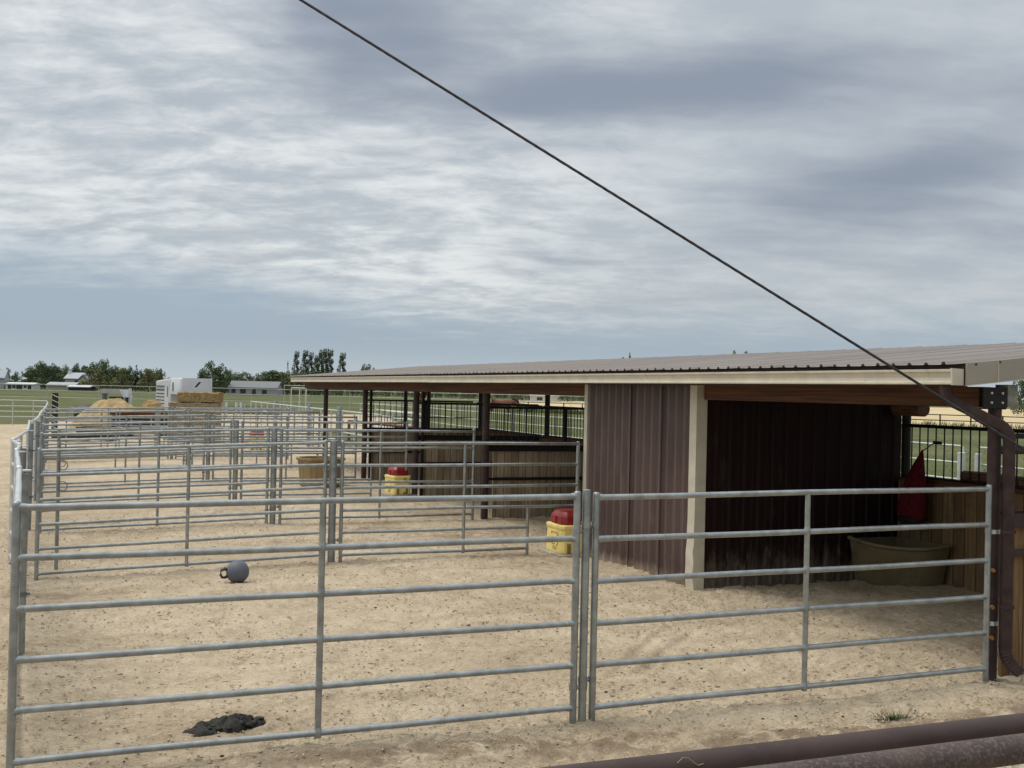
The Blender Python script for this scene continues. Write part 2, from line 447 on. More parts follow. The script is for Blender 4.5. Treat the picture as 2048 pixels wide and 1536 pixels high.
M['coat'] = material('bay_horse_coat', (0.16, 0.062, 0.035), 0.6, 0, 0.2, 3.0, None, 0, 40, 0.3)
M['mane'] = material('black_horse_mane', (0.012, 0.01, 0.009), 0.7, 0, 0.3, 9.0)
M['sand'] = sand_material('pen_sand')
M['grass'] = leaf_material('grass_blades', (0.075, 0.115, 0.035), (0.13, 0.155, 0.06), (0.20, 0.185, 0.085))
M['weed'] = leaf_material('weed_blades', (0.045, 0.068, 0.025), (0.08, 0.10, 0.042), (0.12, 0.12, 0.06))
M['pasture'] = field_material('pasture_grass', [(0.074, 0.09, 0.036), (0.098, 0.108, 0.046), (0.17, 0.158, 0.084), (0.05, 0.066, 0.025)], 0.02, 0.09, 1.3, 0.5)
M['wheat'] = field_material('ripe_field', [(0.50, 0.40, 0.235), (0.56, 0.455, 0.28), (0.43, 0.345, 0.20), (0.36, 0.285, 0.16)], 0.02, 0.12, 1.5, 0.4)
M['leaf_dark'] = leaf_material('dark_leaves', (0.042, 0.066, 0.03), (0.10, 0.13, 0.06), (0.06, 0.085, 0.04))
M['leaf_mid'] = leaf_material('mid_leaves', (0.06, 0.092, 0.04), (0.14, 0.18, 0.085), (0.085, 0.12, 0.055))
M['leaf_olive'] = leaf_material('olive_leaves', (0.11, 0.118, 0.05), (0.19, 0.19, 0.085), (0.13, 0.13, 0.06))
M['leaf_conifer'] = leaf_material('conifer_needles', (0.008, 0.014, 0.010), (0.022, 0.034, 0.02), (0.013, 0.02, 0.012))
M['leaf_pale'] = leaf_material('pale_leaves', (0.065, 0.092, 0.045), (0.135, 0.165, 0.085), (0.085, 0.112, 0.056))


# ------------------------------------------------------------------ mesh builder
class MB:
    def __init__(s):
        s.v, s.f = [], []

    def add(s, vs, fs):
        o = len(s.v)
        s.v += [tuple(v) for v in vs]
        s.f += [tuple(i + o for i in f) for f in fs]
        return s

    def box(s, x0, x1, y0, y1, z0, z1):
        return s.add([(x0, y0, z0), (x1, y0, z0), (x1, y1, z0), (x0, y1, z0), (x0, y0, z1), (x1, y0, z1), (x1, y1, z1), (x0, y1, z1)],
                     [(0, 3, 2, 1), (4, 5, 6, 7), (0, 1, 5, 4), (1, 2, 6, 5), (2, 3, 7, 6), (3, 0, 4, 7)])

    def hexa(s, b, t):
        """two quads of four points each"""
        return s.add(list(b) + list(t), [(0, 3, 2, 1), (4, 5, 6, 7), (0, 1, 5, 4), (1, 2, 6, 5), (2, 3, 7, 6), (3, 0, 4, 7)])

    def tube(s, p0, p1, r, seg=12, r1=None, caps=True):
        return s.path([p0, p1], [r, r if r1 is None else r1], seg, caps)

    def path(s, pts, rad, seg=10, caps=True, flat=1.0, roll=0.0):
        pts = [Vector(p) for p in pts]
        if not hasattr(rad, '__len__'):
            rad = [rad] * len(pts)
        o = len(s.v)
        n = len(pts)
        ref = None
        for i, p in enumerate(pts):
            d = (pts[min(i + 1, n - 1)] - pts[max(i - 1, 0)]).normalized()
            if ref is None:
                ref = Vector((0, 0, 1)) if abs(d.z) < 0.9 else Vector((0, 1, 0))
            a = d.cross(ref)
            if a.length < 1e-5:
                a = d.cross(Vector((1, 0, 0)))
            a.normalize()
            b = a.cross(d).normalized()
            for k in range(seg):
                th = 2 * PI * k / seg + roll
                q = p + a * (math.cos(th) * rad[i]) + b * (math.sin(th) * rad[i] * flat)
                s.v.append(tuple(q))
        for i in range(n - 1):
            for k in range(seg):
                k2 = (k + 1) % seg
                s.f.append((o + i * seg + k, o + i * seg + k2, o + (i + 1) * seg + k2, o + (i + 1) * seg + k))
        if caps:
            s.f.append(tuple(o + k for k in reversed(range(seg))))
            s.f.append(tuple(o + (n - 1) * seg + k for k in range(seg)))
        return s

    def loft(s, rings, caps=True, closed=True):
        o = len(s.v)
        m = len(rings[0])
        for r in rings:
            s.v += [tuple(p) for p in r]
        for i in range(len(rings) - 1):
            for k in range(m if closed else m - 1):
                k2 = (k + 1) % m
                s.f.append((o + i * m + k, o + i * m + k2, o + (i + 1) * m + k2, o + (i + 1) * m + k))
        if caps and closed:
            s.f.append(tuple(o + k for k in reversed(range(m))))
            s.f.append(tuple(o + (len(rings) - 1) * m + k for k in range(m)))
        return s

    def build(s, name, mat, parent=None, off=None, smooth=None):
        me = bpy.data.meshes.new(name)
        v = s.v
        if off is not None:
            v = [(a - off[0], b - off[1], c - off[2]) for a, b, c in v]
        me.from_pydata(v, [], s.f)
        me.materials.append(M[mat] if isinstance(mat, str) else mat)
        me.update()
        if smooth is not None:
            me.polygons.foreach_set('use_smooth', [True] * len(me.polygons))
            me.set_sharp_from_angle(angle=math.radians(smooth))
        o = bpy.data.objects.new(name, me)
        COL.objects.link(o)
        if parent is not None:
            o.parent = parent
        return o


def tag(o, label, cat, group=None):
    o['label'], o['category'] = label, cat
    if group:
        o['group'] = group
    return o


def thing(name, label, cat, loc=(0, 0, 0), rotz=0.0, group=None):
    o = bpy.data.objects.new(name, None)
    o.empty_display_size = 0.2
    COL.objects.link(o)
    o.location = loc
    o.rotation_euler = (0, 0, rotz)
    return tag(o, label, cat, group)


def kind(o, k, label=None):
    o['kind'] = k
    if label:
        o['label'] = label
    return o


CHILDREN = {}


def reg(root):
    CHILDREN[root] = [(c, list(c.children)) for c in root.children]
    return root


def dup(root, loc, rotz, label, group=None, scale=None):
    r = root.copy()
    COL.objects.link(r)
    r.location = loc
    r.rotation_euler = (0, 0, rotz)
    if scale:
        r.scale = scale
    r['label'] = label
    if group:
        r['group'] = group
    for ch in root.children:
        c = ch.copy()
        COL.objects.link(c)
        c.parent = r
        for g in ch.children:
            d = g.copy()
            COL.objects.link(d)
            d.parent = c
    return r


def at(px, zc, py=None):
    """plan position of what stands at image column px (2048 wide), zc metres down the view axis"""
    a = (px - 1024.0) / F_PX * zc
    return (a * math.cos(YAW) + zc * math.sin(YAW), -a * math.sin(YAW) + zc * math.cos(YAW))


# ------------------------------------------------------------------ noise for the terrain
def vnoise(x, y, seed):
    xi, yi = np.floor(x).astype(np.int64), np.floor(y).astype(np.int64)
    xf, yf = x - xi, y - yi
    u, v = xf * xf * (3 - 2 * xf), yf * yf * (3 - 2 * yf)

    def h(a, b):
        n = (a * 374761393 + b * 668265263 + seed * 974634777) & 0xFFFFFFFF
        n = ((n ^ (n >> 13)) * 1274126177) & 0xFFFFFFFF
        return ((n ^ (n >> 16)) & 0xFFFF) / 65535.0

    return (h(xi, yi) * (1 - u) + h(xi + 1, yi) * u) * (1 - v) + (h(xi, yi + 1) * (1 - u) + h(xi + 1, yi + 1) * u) * v


def fbm(x, y, seed, octs=4, g=0.5):
    a, s, f = 0.0, 1.0, 1.0
    for i in range(octs):
        a = a + s * (vnoise(x * f, y * f, seed + i * 17) - 0.5)
        s *= g
        f *= 2.03
    return a


def ground_h(x, y):
    """smooth lie of the sand"""
    x, y = np.asarray(x, float), np.asarray(y, float)
    h = 0.05 * fbm(x * 0.35, y * 0.35, 3, 3)
    left = 1 / (1 + np.exp((x - 1.6) * 2.2))
    h = h - 0.085 * left * np.clip((y - 8.5) / 5, 0, 1)
    # a low ridge of stirred soil outside the near fence
    rc = 6.75 - 0.06 * (x - 3) + 0.18 * np.sin(x * 0.9)
    h = h + 0.055 * np.exp(-((y - rc) / 0.22) ** 2) * np.clip((x + 1) / 2, 0, 1)
    # soil banked up in the stall corner
    h = h + 0.06 * np.exp(-((x - 10.4) / 0.5) ** 2) * np.exp(-((y - 10.6) / 1.6) ** 2)
    return h


def gh(x, y):
    return float(ground_h(np.array([x]), np.array([y]))[0])


def build_ground():
    # pasture: one sheet out to the horizon
    mb = MB()
    n = 24
    e = 4500.0
    for j in range(n + 1):
        for i in range(n + 1):
            mb.v.append((-e + 2 * e * i / n, -e + 2 * e * j / n, 0.0))
    for j in range(n):
        for i in range(n):
            a = j * (n + 1) + i
            mb.f.append((a, a + 1, a + n + 2, a + n + 1))
    o = mb.build('ground', 'pasture')
    o.location = (0, 0, -0.16)
    kind(o, 'structure', 'green pasture spreading out behind the pens')
    # sand of the yard beyond the pens
    def sheet(name, poly, z, mat, lab):
        m = MB()
        pts = []
        for k in range(len(poly)):
            a, b = Vector(poly[k]), Vector(poly[(k + 1) % len(poly)])
            st = max(2, int((b - a).length / 1.5))
            for q in range(st):
                p = a.lerp(b, q / st)
                w = 0.9
                pts.append((p.x + w * (random.random() - 0.5), p.y + w * (random.random() - 0.5), z))
        m.v = pts
        m.f = [tuple(range(len(pts)))]
        ob = m.build(name, mat)
        return kind(ob, 'structure', lab)
    sheet('sand_yard', [(-30, -20), (-30, 64), (-12, 66), (-4, 68.5), (-0.4, 70.5), (1.5, 84), (2.6, 97), (15, 99.5), (27.5, 104), (26, 90), (22, 72),
                        (13, 60), (11.2, 40), (11.2, -20)], -0.125, 'sand', 'pale sand yard beyond the pens')
    wf = MB()
    q = [at(1000, 300), at(1175, 150), at(1700, 118), at(2300, 100), at(2900, 150), at(3200, 420), at(1500, 420)]
    wf.v = [(a, b, -0.13) for a, b in q]
    wf.f = [tuple(range(len(q)))]
    kind(wf.build('wheat_field', 'wheat'), 'structure', 'ripe tan field behind the pasture')
    # sand floor of the pens, modelled
    ys = [0.2]
    while ys[-1] < 46:
        y = ys[-1]
        ys.append(y + (0.12 if y < 4.6 else max(0.021, y * 0.0036)))
    xs = [-7.0]
    while xs[-1] < 11.2:
        x = xs[-1]
        xs.append(x + (0.08 if x < -1.2 else 0.027))
    xs, ys = np.array(xs), np.array(ys)
    GX, GY = np.meshgrid(xs, ys)
    H = ground_h(GX, GY)
    fade = np.clip(14.0 / np.maximum(GY, 1), 0.35, 1)
    H = H + 0.034 * fbm(GX * 2.2, GY * 2.2, 21, 4, 0.55) * fade
    ru = np.clip(fbm(GX * 0.5, GY * 0.5, 33, 3) + 0.55, 0.15, 1.2)
    H = H + 0.030 * fbm(GX * 7, GY * 7, 41, 3, 0.6) * ru + 0.020 * fbm(GX * 17, GY * 17, 57, 2, 0.6) * ru
    # hoof prints and scuffs
    nd = 3800
    dx = RNG.uniform(-1.0, 10.4, nd)
    dy = 4.8 + 26 * RNG.random(nd) ** 1.7
    for k in range(nd):
        r = RNG.uniform(0.045, 0.095)
        i0, i1 = np.searchsorted(xs, [dx[k] - 2.2 * r, dx[k] + 2.2 * r])
        j0, j1 = np.searchsorted(ys, [dy[k] - 2.2 * r, dy[k] + 2.2 * r])
        if i1 - i0 < 2 or j1 - j0 < 2:
            continue
        th = RNG.uniform(0, PI)
        ax, ay = GX[j0:j1, i0:i1] - dx[k], GY[j0:j1, i0:i1] - dy[k]
        u = (ax * math.cos(th) + ay * math.sin(th)) / r
        v = (-ax * math.sin(th) + ay * math.cos(th)) / (r * RNG.uniform(0.7, 1.1))
        d = np.sqrt(u * u + v * v)
        dep = RNG.uniform(0.006, 0.022)
        H[j0:j1, i0:i1] += -dep * np.exp(-(d / 0.8) ** 4) + 0.55 * dep * np.exp(-((d - 1.25) / 0.35) ** 2)
    # wheel / drag track across the near pen
    for (x0, y0, x1, y1) in ((4.4, 8.2, 6.1, 9.9), (4.25, 8.3, 5.9, 10.1)):
        L = math.hypot(x1 - x0, y1 - y0)
        u = ((GX - x0) * (x1 - x0) + (GY - y0) * (y1 - y0)) / L
        v = ((GX - x0) * (y1 - y0) - (GY - y0) * (x1 - x0)) / L
        win = np.clip(u / 0.3, 0, 1) * np.clip((L - u) / 0.3, 0, 1)
        H += win * (-0.018 * np.exp(-(v / 0.05) ** 4) + 0.012 * np.exp(-((np.abs(v) - 0.09) / 0.03) ** 2))
    edge = np.clip((GX + 7) / 1.0, 0, 1) * np.clip((46 - GY) / 6, 0, 1) * np.clip((11.2 - GX) / 0.3, 0, 1)
    H = (H + 0.12) * edge - 0.12
    nx, ny = len(xs), len(ys)
    co = np.stack([GX, GY, H], -1).reshape(-1, 3).astype(np.float32)
    idx = np.arange(nx * ny, dtype=np.int32).reshape(ny, nx)
    fc = np.stack([idx[:-1, :-1], idx[:-1, 1:], idx[1:, 1:], idx[1:, :-1]], -1).reshape(-1, 4)
    me = bpy.data.meshes.new('sand_floor')
    me.vertices.add(len(co))
    me.vertices.foreach_set('co', co.ravel())
    me.loops.add(fc.size)
    me.loops.foreach_set('vertex_index', fc.ravel())
    me.polygons.add(len(fc))
    me.polygons.foreach_set('loop_start', np.arange(0, fc.size, 4, dtype=np.int32))
    me.polygons.foreach_set('use_smooth', np.ones(len(fc), dtype=bool))
    me.update()
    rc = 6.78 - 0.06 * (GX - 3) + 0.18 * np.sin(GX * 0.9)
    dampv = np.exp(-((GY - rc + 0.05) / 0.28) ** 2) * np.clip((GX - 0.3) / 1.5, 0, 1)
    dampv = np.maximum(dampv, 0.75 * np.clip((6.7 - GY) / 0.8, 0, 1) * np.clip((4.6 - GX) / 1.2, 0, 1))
    # wet patches in the pens (urine spots)
    for (cx, cy, rx, ry, a) in ((0.9, 16.8, 0.9, 0.35, 1.0), (0.7, 20.6, 0.9, 0.3, 0.9), (5.0, 18.6, 1.0, 0.3, 1.0), (1.2, 7.9, 0.8, 0.4, 0.4), (0.2, 8.6, 0.3, 0.8, 0.5),
                                (6.3, 15.1, 0.9, 0.3, 0.6), (2.6, 21.2, 0.5, 0.25, 0.8), (3.6, 15.0, 0.5, 0.3, 0.6), (0.9, 13.2, 1.6, 0.35, 0.35)) + tuple((RNG.uniform(0, 7), RNG.uniform(13.5, 42), RNG.uniform(0.4, 1.4), RNG.uniform(0.25, 0.8), RNG.uniform(0.4, 0.8)) for _ in range(34)) + tuple((RNG.uniform(0, 7), RNG.uniform(7.6, 13), RNG.uniform(0.3, 0.9), RNG.uniform(0.12, 0.3), RNG.uniform(0.25, 0.45)) for _ in range(14)):
        dampv = np.maximum(dampv, a * np.exp(-(((GX - cx) / rx) ** 2 + ((GY - cy) / ry) ** 2)))
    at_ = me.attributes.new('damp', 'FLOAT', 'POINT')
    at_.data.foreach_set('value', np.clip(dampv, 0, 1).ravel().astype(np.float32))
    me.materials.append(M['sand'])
    o = bpy.data.objects.new('sand_floor', me)
    COL.objects.link(o)
    kind(o, 'structure', 'trampled sand floor of the horse pens')


build_ground()

# ------------------------------------------------------------------ shed
PY = [7.42, 12.02, 15.06, 19.5, 23.8, 28.15, 32.6]         # post lines of the shed
Y0, Y1 = 7.33, 35.4                                        # roof ends


def roof_z(x):
    return 2.655 + (x - 6.95) * 0.1


def build_shed():
    base = (7.4, 7.4, 0.0)
    S = thing('horse_shed', 'long low brown metal-roofed horse shed with open stalls beside the pens', 'shed', base)

    def part(mb, name, mat, parent=None, smooth=None):
        return mb.build(name, mat, parent or S, base, smooth)
    # ribbed roof sheets
    mb = MB()
    prof = []
    y = Y0
    pitch = 0.2045
    k = 0
    while y < Y1:
        lift = 0.0045 * (k % 4 == 0)
        prof += [(y, lift), (y + 0.135, 0), (y + 0.152, 0.021 + lift), (y + 0.178, 0.021 + lift), (y + 0.195, 0)]
        y += pitch
        k += 1
    rows = []
    for x in (6.95, 8.0, 9.0, 10.0, 11.12):
        rows.append([(x, a, roof_z(x) + b) for a, b in prof])
    mb.loft(rows, caps=False, closed=False)
    rf = part(mb, 'roof', 'roof')
    # purlins and rafters
    for x in (7.9, 8.8, 9.7, 10.6):
        m = MB()
        z = roof_z(x) - 0.012
        m.hexa([(x - 0.045, Y0 + 0.06, z - 0.095), (x + 0.045, Y0 + 0.06, z - 0.095), (x + 0.045, Y1 - 0.06, z - 0.095), (x - 0.045, Y1 - 0.06, z - 0.095)],
               [(x - 0.045, Y0 + 0.06, z - 0.009), (x + 0.045, Y0 + 0.06, z), (x + 0.045, Y1 - 0.06, z), (x - 0.045, Y1 - 0.06, z - 0.009)])
        part(m, 'purlin', 'timber')
    for yy in PY + [35.0]:
        m = MB()
        w = 0.05
        m.hexa([(7.1, yy + 0.02 - w, 2.49), (11.0, yy + 0.02 - w, 2.88), (11.0, yy + 0.02 + w, 2.88), (7.1, yy + 0.02 + w, 2.49)],
               [(7.1, yy + 0.02 - w, 2.572), (11.0, yy + 0.02 - w, 2.96), (11.0, yy + 0.02 + w, 2.96), (7.1, yy + 0.02 + w, 2.572)])
        part(m, 'rafter', 'timber')
    # eave board, gutters in two lengths, rake fascia
    m = MB()
    m.box(7.025, 7.06, Y0 + 0.002, Y1, 2.47, 2.652)
    part(m, 'eave_board', 'brown_steel')

    def gutter(ya, yb, xo, dz):
        pr = [(0, 0.128), (0, 0), (-0.105, 0), (-0.112, 0.004), (-0.112, 0.019), (-0.098, 0.026), (-0.094, 0.06), (-0.104, 0.098), (-0.12, 0.108), (-0.122, 0.126),
              (-0.112, 0.128), (-0.108, 0.118), (-0.094, 0.11), (-0.086, 0.06), (-0.09, 0.008), (-0.008, 0.008), (-0.008, 0.128)]
        m = MB()
        m.loft([[(xo + a, yy, 2.487 + dz + b) for a, b in pr] for yy in (ya, yb)])
        g = part(m, 'gutter', 'trim')
        return g
    gutter(7.355, 21.42, 7.022, 0.0)
    g2 = gutter(21.36, 35.35, 7.03, 0.004)
    for yy in (7.341,):
        m = MB()
        m.loft([[(7.02, y_, 2.618), (7.02, y_, 2.482), (6.905, y_, 2.482), (6.893, y_, 2.622)] for y_ in (yy - 0.006, yy + 0.014)])
        part(m, 'gutter_cap', 'trim')
    m = MB()
    zr = lambda x: roof_z(x)
    yA = Y0 - 0.022
    m.hexa([(7.03, yA, 2.487), (11.14, yA, zr(11.14) - 0.155), (11.14, Y0 - 0.002, zr(11.14) - 0.155), (7.03, Y0 - 0.002, 2.487)],
           [(7.03, yA, zr(7.03) + 0.002), (11.14, yA, zr(11.14) + 0.03), (11.14, Y0 - 0.002, zr(11.14) + 0.03), (7.03, Y0 - 0.002, zr(7.03) + 0.002)])
    fa = part(m, 'fascia', 'fascia')
    m = MB()
    m.hexa([(7.36, yA - 0.006, 2.515), (7.368, yA - 0.006, 2.516), (7.368, yA, 2.516), (7.36, yA, 2.515)],
           [(7.36, yA - 0.006, 2.688), (7.368, yA - 0.006, 2.689), (7.368, yA, 2.689), (7.36, yA, 2.688)])
    part(m, 'seam_strip', 'trim', fa)
    m = MB()                                               # turned-down lip and folded top edge
    m.hexa([(7.03, yA - 0.012, 2.478), (11.14, yA - 0.012, zr(11.14) - 0.164), (11.14, Y0, zr(11.14) - 0.164), (7.03, Y0, 2.478)],
           [(7.03, yA - 0.012, 2.486), (11.14, yA - 0.012, zr(11.14) - 0.156), (11.14, Y0, zr(11.14) - 0.156), (7.03, Y0, 2.486)])
    part(m, 'drip_edge', 'trim', fa)
    for xs_ in (7.12, 7.38, 7.9):
        m = MB()
        m.tube((xs_, yA - 0.009, zr(xs_) - 0.012), (xs_, yA, zr(xs_) - 0.012), 0.009, 8)
        part(m, 'screw', 'brown_steel', fa)
    # front header beam in two lengths, rear header
    for ya, yb in ((7.52, 11.93), (15.12, 35.3)):
        m = MB()
        m.box(7.37, 7.5, ya, yb, 2.30, 2.478)
        part(m, 'beam', 'timber')
    m = MB()
    m.box(10.5, 10.62, 7.5, 35.3, 2.66, 2.80)
    part(m, 'beam', 'timber')
    # steel posts
    for i, yy in enumerate(PY):
        if yy in (12.02, 15.06):
            continue
        m = MB()
        r = 0.055 if i == 0 else 0.066
        xp = 7.45 if i == 0 else 7.425
        m.tube((xp, yy, -0.3), (xp, yy, 2.30), r, 16)
        part(m, 'post', 'brown_steel', None, 40)
    for yy in PY + [35.0]:
        m = MB()
        m.tube((10.56, yy + 0.02, -0.3), (10.56, yy + 0.02, 2.66), 0.06, 14)
        part(m, 'post', 'black_steel', None, 40)
    for yy in (23.8, 28.15):                                # doubled pipe beside the far posts
        m = MB()
        m.box(7.545, 7.605, yy - 0.03, yy + 0.03, -0.2, 2.3)
        part(m, 'post', 'black_steel')
    # saddle bracket with four bolts and the butt of the end beam
    m = MB()
    m.box(7.255, 7.515, 7.352, 7.362, 2.298, 2.474)
    m.box(7.255, 7.515, 7.362, 7.50, 2.288, 2.298)
    br = part(m, 'bracket', 'black_steel')
    for bx in (7.335, 7.455):
        for bz in (2.345, 2.425):
            m = MB()
            m.tube((bx, 7.338, bz), (bx, 7.352, bz), 0.011, 6)
            part(m, 'bolt', 'bolt', br)
    m = MB()
    m.box(7.53, 7.64, 7.36, 7.50, 2.31, 2.50)
    part(m, 'beam_end', 'endgrain')
    # tack room: corrugated walls, tan corner trims
    def corr(p0, p1, z0, z1, nrm, mat, pitch=0.21, depth=0.024, wob=0.0, wide=False):
        p0, p1 = Vector((*p0, 0)), Vector((*p1, 0))
        d = p1 - p0
        L = d.length
        d.normalize()
        n_ = Vector((*nrm, 0))
        prof = []
        u = 0.0
        while u < L - 0.02:
            for q, h in ((0.0, 0), (0.03, 0), (0.082, 1), (0.118, 1), (0.17, 0), (0.205, 0)) if wide else ((0.0, 0), (0.066, 0), (0.074, 0.18), (0.088, 0.18), (0.096, 0), (0.140, 0), (0.158, 1), (0.186, 1), (0.204, 0)):
                if u + q < L:
                    prof.append((u + q, h * depth))
            u += pitch
        prof.append((L, 0))
        rows = []
        zs = [z0, z0 + 0.12, z0 + 0.3, z0 + 0.55, z0 + 0.9, z0 + 1.4, None]
        for zi, z in enumerate(zs):
            row = []
            for u, h in prof:
                if zi == 6:
                    z = min(z1, roof_z((p0 + d * u).x) - 0.035)
                w = wob * math.exp(-zi * 0.8) * (vnoise(np.array(u * 3.1), np.array(z * 2.0), 5) - 0.5)
                p = p0 + d * u + n_ * (h + float(w))
                row.append((p.x, p.y, z + (0.03 * (float(vnoise(np.array(u * 6), np.array(1.0), 9)) - 0.5) if zi == 0 else 0)))
            rows.append(row)
        m = MB()
        m.loft(rows, caps=False, closed=False)
        return m
    part(corr((7.32, 15.0), (7.32, 12.1), -0.02, 2.49, (-1, 0), 'wall', pitch=0.206, depth=0.045, wob=0.10, wide=True), 'wall', 'wall')
    part(corr((7.44, 12.02), (10.46, 12.02), -0.02, 2.95, (0, -1), 'wall_in_shade', wob=0.05), 'wall', 'wall_in_shade')
    part(corr((7.4, 15.1), (10.46, 15.1), -0.02, 2.95, (0, 1), 'wall_in_shade'), 'wall', 'wall_in_shade')
    part(corr((10.46, 12.05), (10.46, 15.06), -0.02, 2.95, (1, 0), 'wall_in_shade'), 'wall', 'wall')
    for ys_ in (13.62, 12.78):
        m = MB()
        m.box(7.268, 7.276, ys_ - 0.006, ys_ + 0.006, 0.0, 2.47)
        part(m, 'seam', 'black_steel')
    # dented corner trim
    m = MB()
    rings = []
    for k in range(48):
        z = -0.03 + 2.515 * k / 47
        g = max(0.0, 1 - z / 0.85)
        wv = g * 0.03
        a = float(vnoise(np.array(z * 7), np.array(0.3), 71)) - 0.5
        b = float(vnoise(np.array(z * 9), np.array(4.3), 72)) - 0.5
        c = float(vnoise(np.array(z * 6), np.array(8.3), 73)) - 0.5
        x0, y0 = 7.288 - wv * 0.3 + wv * 2.2 * a, 11.965 - wv * 0.2 + wv * 2.2 * b
        rings.append([(x0, 12.125 + wv * 1.4 * c + wv, z), (x0 - wv * 0.5 + wv * 1.6 * b, 12.04, z), (x0, y0, z), (7.36, y0 + wv * c, z), (7.438, 11.965, z), (7.438, 11.99, z), (7.33, 12.03, z), (7.312, 12.125, z)])
    m.loft(rings)
    part(m, 'corner_trim', 'trim', None, 35)
    m = MB()
    m.box(7.288, 7.345, 15.0, 15.10, -0.05, 2.48)
    part(m, 'corner_trim', 'trim')
    # boarded kick walls with barred grilles above
    def grille(pa, pb, zt, zb, step, mid=None):
        a, b = Vector((*pa, 0)), Vector((*pb, 0))
        L = (b - a).length
        d = (b - a).normalized()
        n = int(L / step)
        m = MB()
        for k in range(1, n):
            p = a + d * (L * k / n)
            m.tube((p.x, p.y, zb), (p.x, p.y, zt), 0.0095, 6, caps=False)
        for z, r in ((zt, 0.026), (zb, 0.02)) + (((mid, 0.014),) if mid else ()):
            q = Vector((0, 0, z))
            m.path([a + q, b + q], r * 1.2, 4, roll=PI / 4)
        return m
    segs = [(7.5, 12.0), (15.1, 19.5), (19.5, 23.8), (23.8, 28.15)]
    for ya, yb in segs:
        m = MB()
        m.box(10.42, 10.46, ya + 0.03, yb + 0.012, -0.2, 1.29)
        kw = part(m, 'kick_wall', 'planks_y')
        m = MB()
        m.box(10.40, 10.485, ya + 0.05, yb - 0.04, 1.292, 1.345)
        part(m, 'cap_rail', 'timber', kw)
        gr = part(grille((10.44, ya + 0.08), (10.44, yb - 0.06), 2.02, 1.36, 0.145), 'grille', 'black_steel', kw)
    for i, yy in enumerate((19.5, 23.8, 28.15)):
        m = MB()
        m.box(7.62, 10.39, yy + 0.10, yy + 0.138, -0.2, 1.23)
        kw = part(m, 'stall_partition', 'planks_x')
        for z, h in ((1.235, 0.085), (0.70, 0.05)):
            m = MB()
            m.box(7.50, 10.39, yy + 0.05, yy + 0.095, z, z + h)
            part(m, 'rail', 'black_steel', kw)
        part(grille((7.52, yy + 0.09), (10.36, yy + 0.09), 2.045, 1.33, 0.147, 1.62 if i == 2 else None), 'grille', 'black_steel', kw)
        m = MB()
        xm = 9.05
        m.box(xm - 0.035, xm + 0.035, yy + 0.04, yy + 0.11, 1.3, 2.07)
        part(m, 'upright', 'black_steel', kw)
    # end wall nearest the camera
    m = MB()
    m.box(7.62, 10.39, 7.46, 7.50, -0.2, 1.27)
    kw = part(m, 'end_wall', 'planks_gold')
    for z, h in ((1.275, 0.12), (1.03, 0.055)):
        m = MB()
        m.box(7.58, 10.39, 7.41, 7.455, z, z + h)
        part(m, 'rail', 'brown_steel', kw)
    part(grille((7.56, 7.47), (10.36, 7.47), 2.06, 1.40, 0.145), 'grille', 'black_steel', kw)
    m = MB()
    m.tube((7.5, 7.44, 1.94), (10.4, 7.44, 1.94), 0.035, 12)
    part(m, 'pipe_rail', 'brown_steel', kw, 40)
    # log stub at the wall head
    m = MB()
    m.tube((10.36, 12.0, 2.24), (10.36, 11.5, 2.24), 0.10, 14)
    part(m, 'log_stub', 'log', None, 40)
    # downspout: rectangular pipe with crimped elbows
    def rect(pts, w, d, wd, crimp=()):
        pts = [Vector(p) for p in pts]
        rings = []
        for i, p in enumerate(pts):
            t = (pts[min(i + 1, len(pts) - 1)] - pts[max(i - 1, 0)]).normalized()
            a = wd - t * wd.dot(t)
            a.normalize()
            b = t.cross(a).normalized()
            s = 1.0 + (0.10 if (i in crimp and i % 2) else 0.0)
            c = 0.8
            hw, hd = w / 2 * s, d / 2 * s
            rings.append([p + a * u + b * v for u, v in ((-hw * c, -hd), (hw * c, -hd), (hw, -hd * c), (hw, hd * c), (hw * c, hd), (-hw * c, hd), (-hw, hd * c), (-hw, -hd * c))])
        m = MB()
        m.loft(rings)
        return m
    P = [Vector(p) for p in ((6.985, 7.50, 2.49), (6.985, 7.50, 2.375), (7.478, 7.285, 2.12), (7.478, 7.285, 0.20), (7.58, 7.225, 0.085))]

    def arc(a, b, c, r, n):
        d0, d1 = (a - b).normalized(), (c - b).normalized()
        s, e = b + d0 * r, b + d1 * r
        return [(1 - t) ** 2 * s + 2 * t * (1 - t) * b + t * t * e for t in [k / n for k in range(n + 1)]]
    e1, e2, e3 = arc(P[0], P[1], P[2], 0.09, 12), arc(P[1], P[2], P[3], 0.10, 12), arc(P[2], P[3], P[4], 0.085, 12)
    pts = [P[0]] + e1 + e2 + e3 + [P[4]]
    crimp = set(range(1, 14)) | set(range(14, 27)) | set(range(27, 40))
    ds = part(rect(pts, 0.086, 0.066, Vector((0.9, -0.42, 0.0)), crimp), 'downspout', 'brown_steel', None, 28)
    q = P[4] + (P[4] - P[3]).normalized() * 0.002
    tt = (P[4] - P[3]).normalized()
    wa = Vector((0.9, -0.42, 0.0))
    wa = (wa - tt * wa.dot(tt)).normalized()
    wb = tt.cross(wa)
    m = MB()
    m.add([q + wa * a * 0.037 + wb * b * 0.027 for a, b in ((-1, -1), (1, -1), (1, 1), (-1, 1))], [(0, 1, 2, 3)])
    part(m, 'mouth', 'black', ds)  # black quad paints the dark hollow onto the closed pipe end
    for z in (1.25, 0.62):
        m = MB()
        m.box(7.425, 7.531, 7.244, 7.30, z, z + 0.028)
        part(m, 'strap', 'brown_steel', ds)
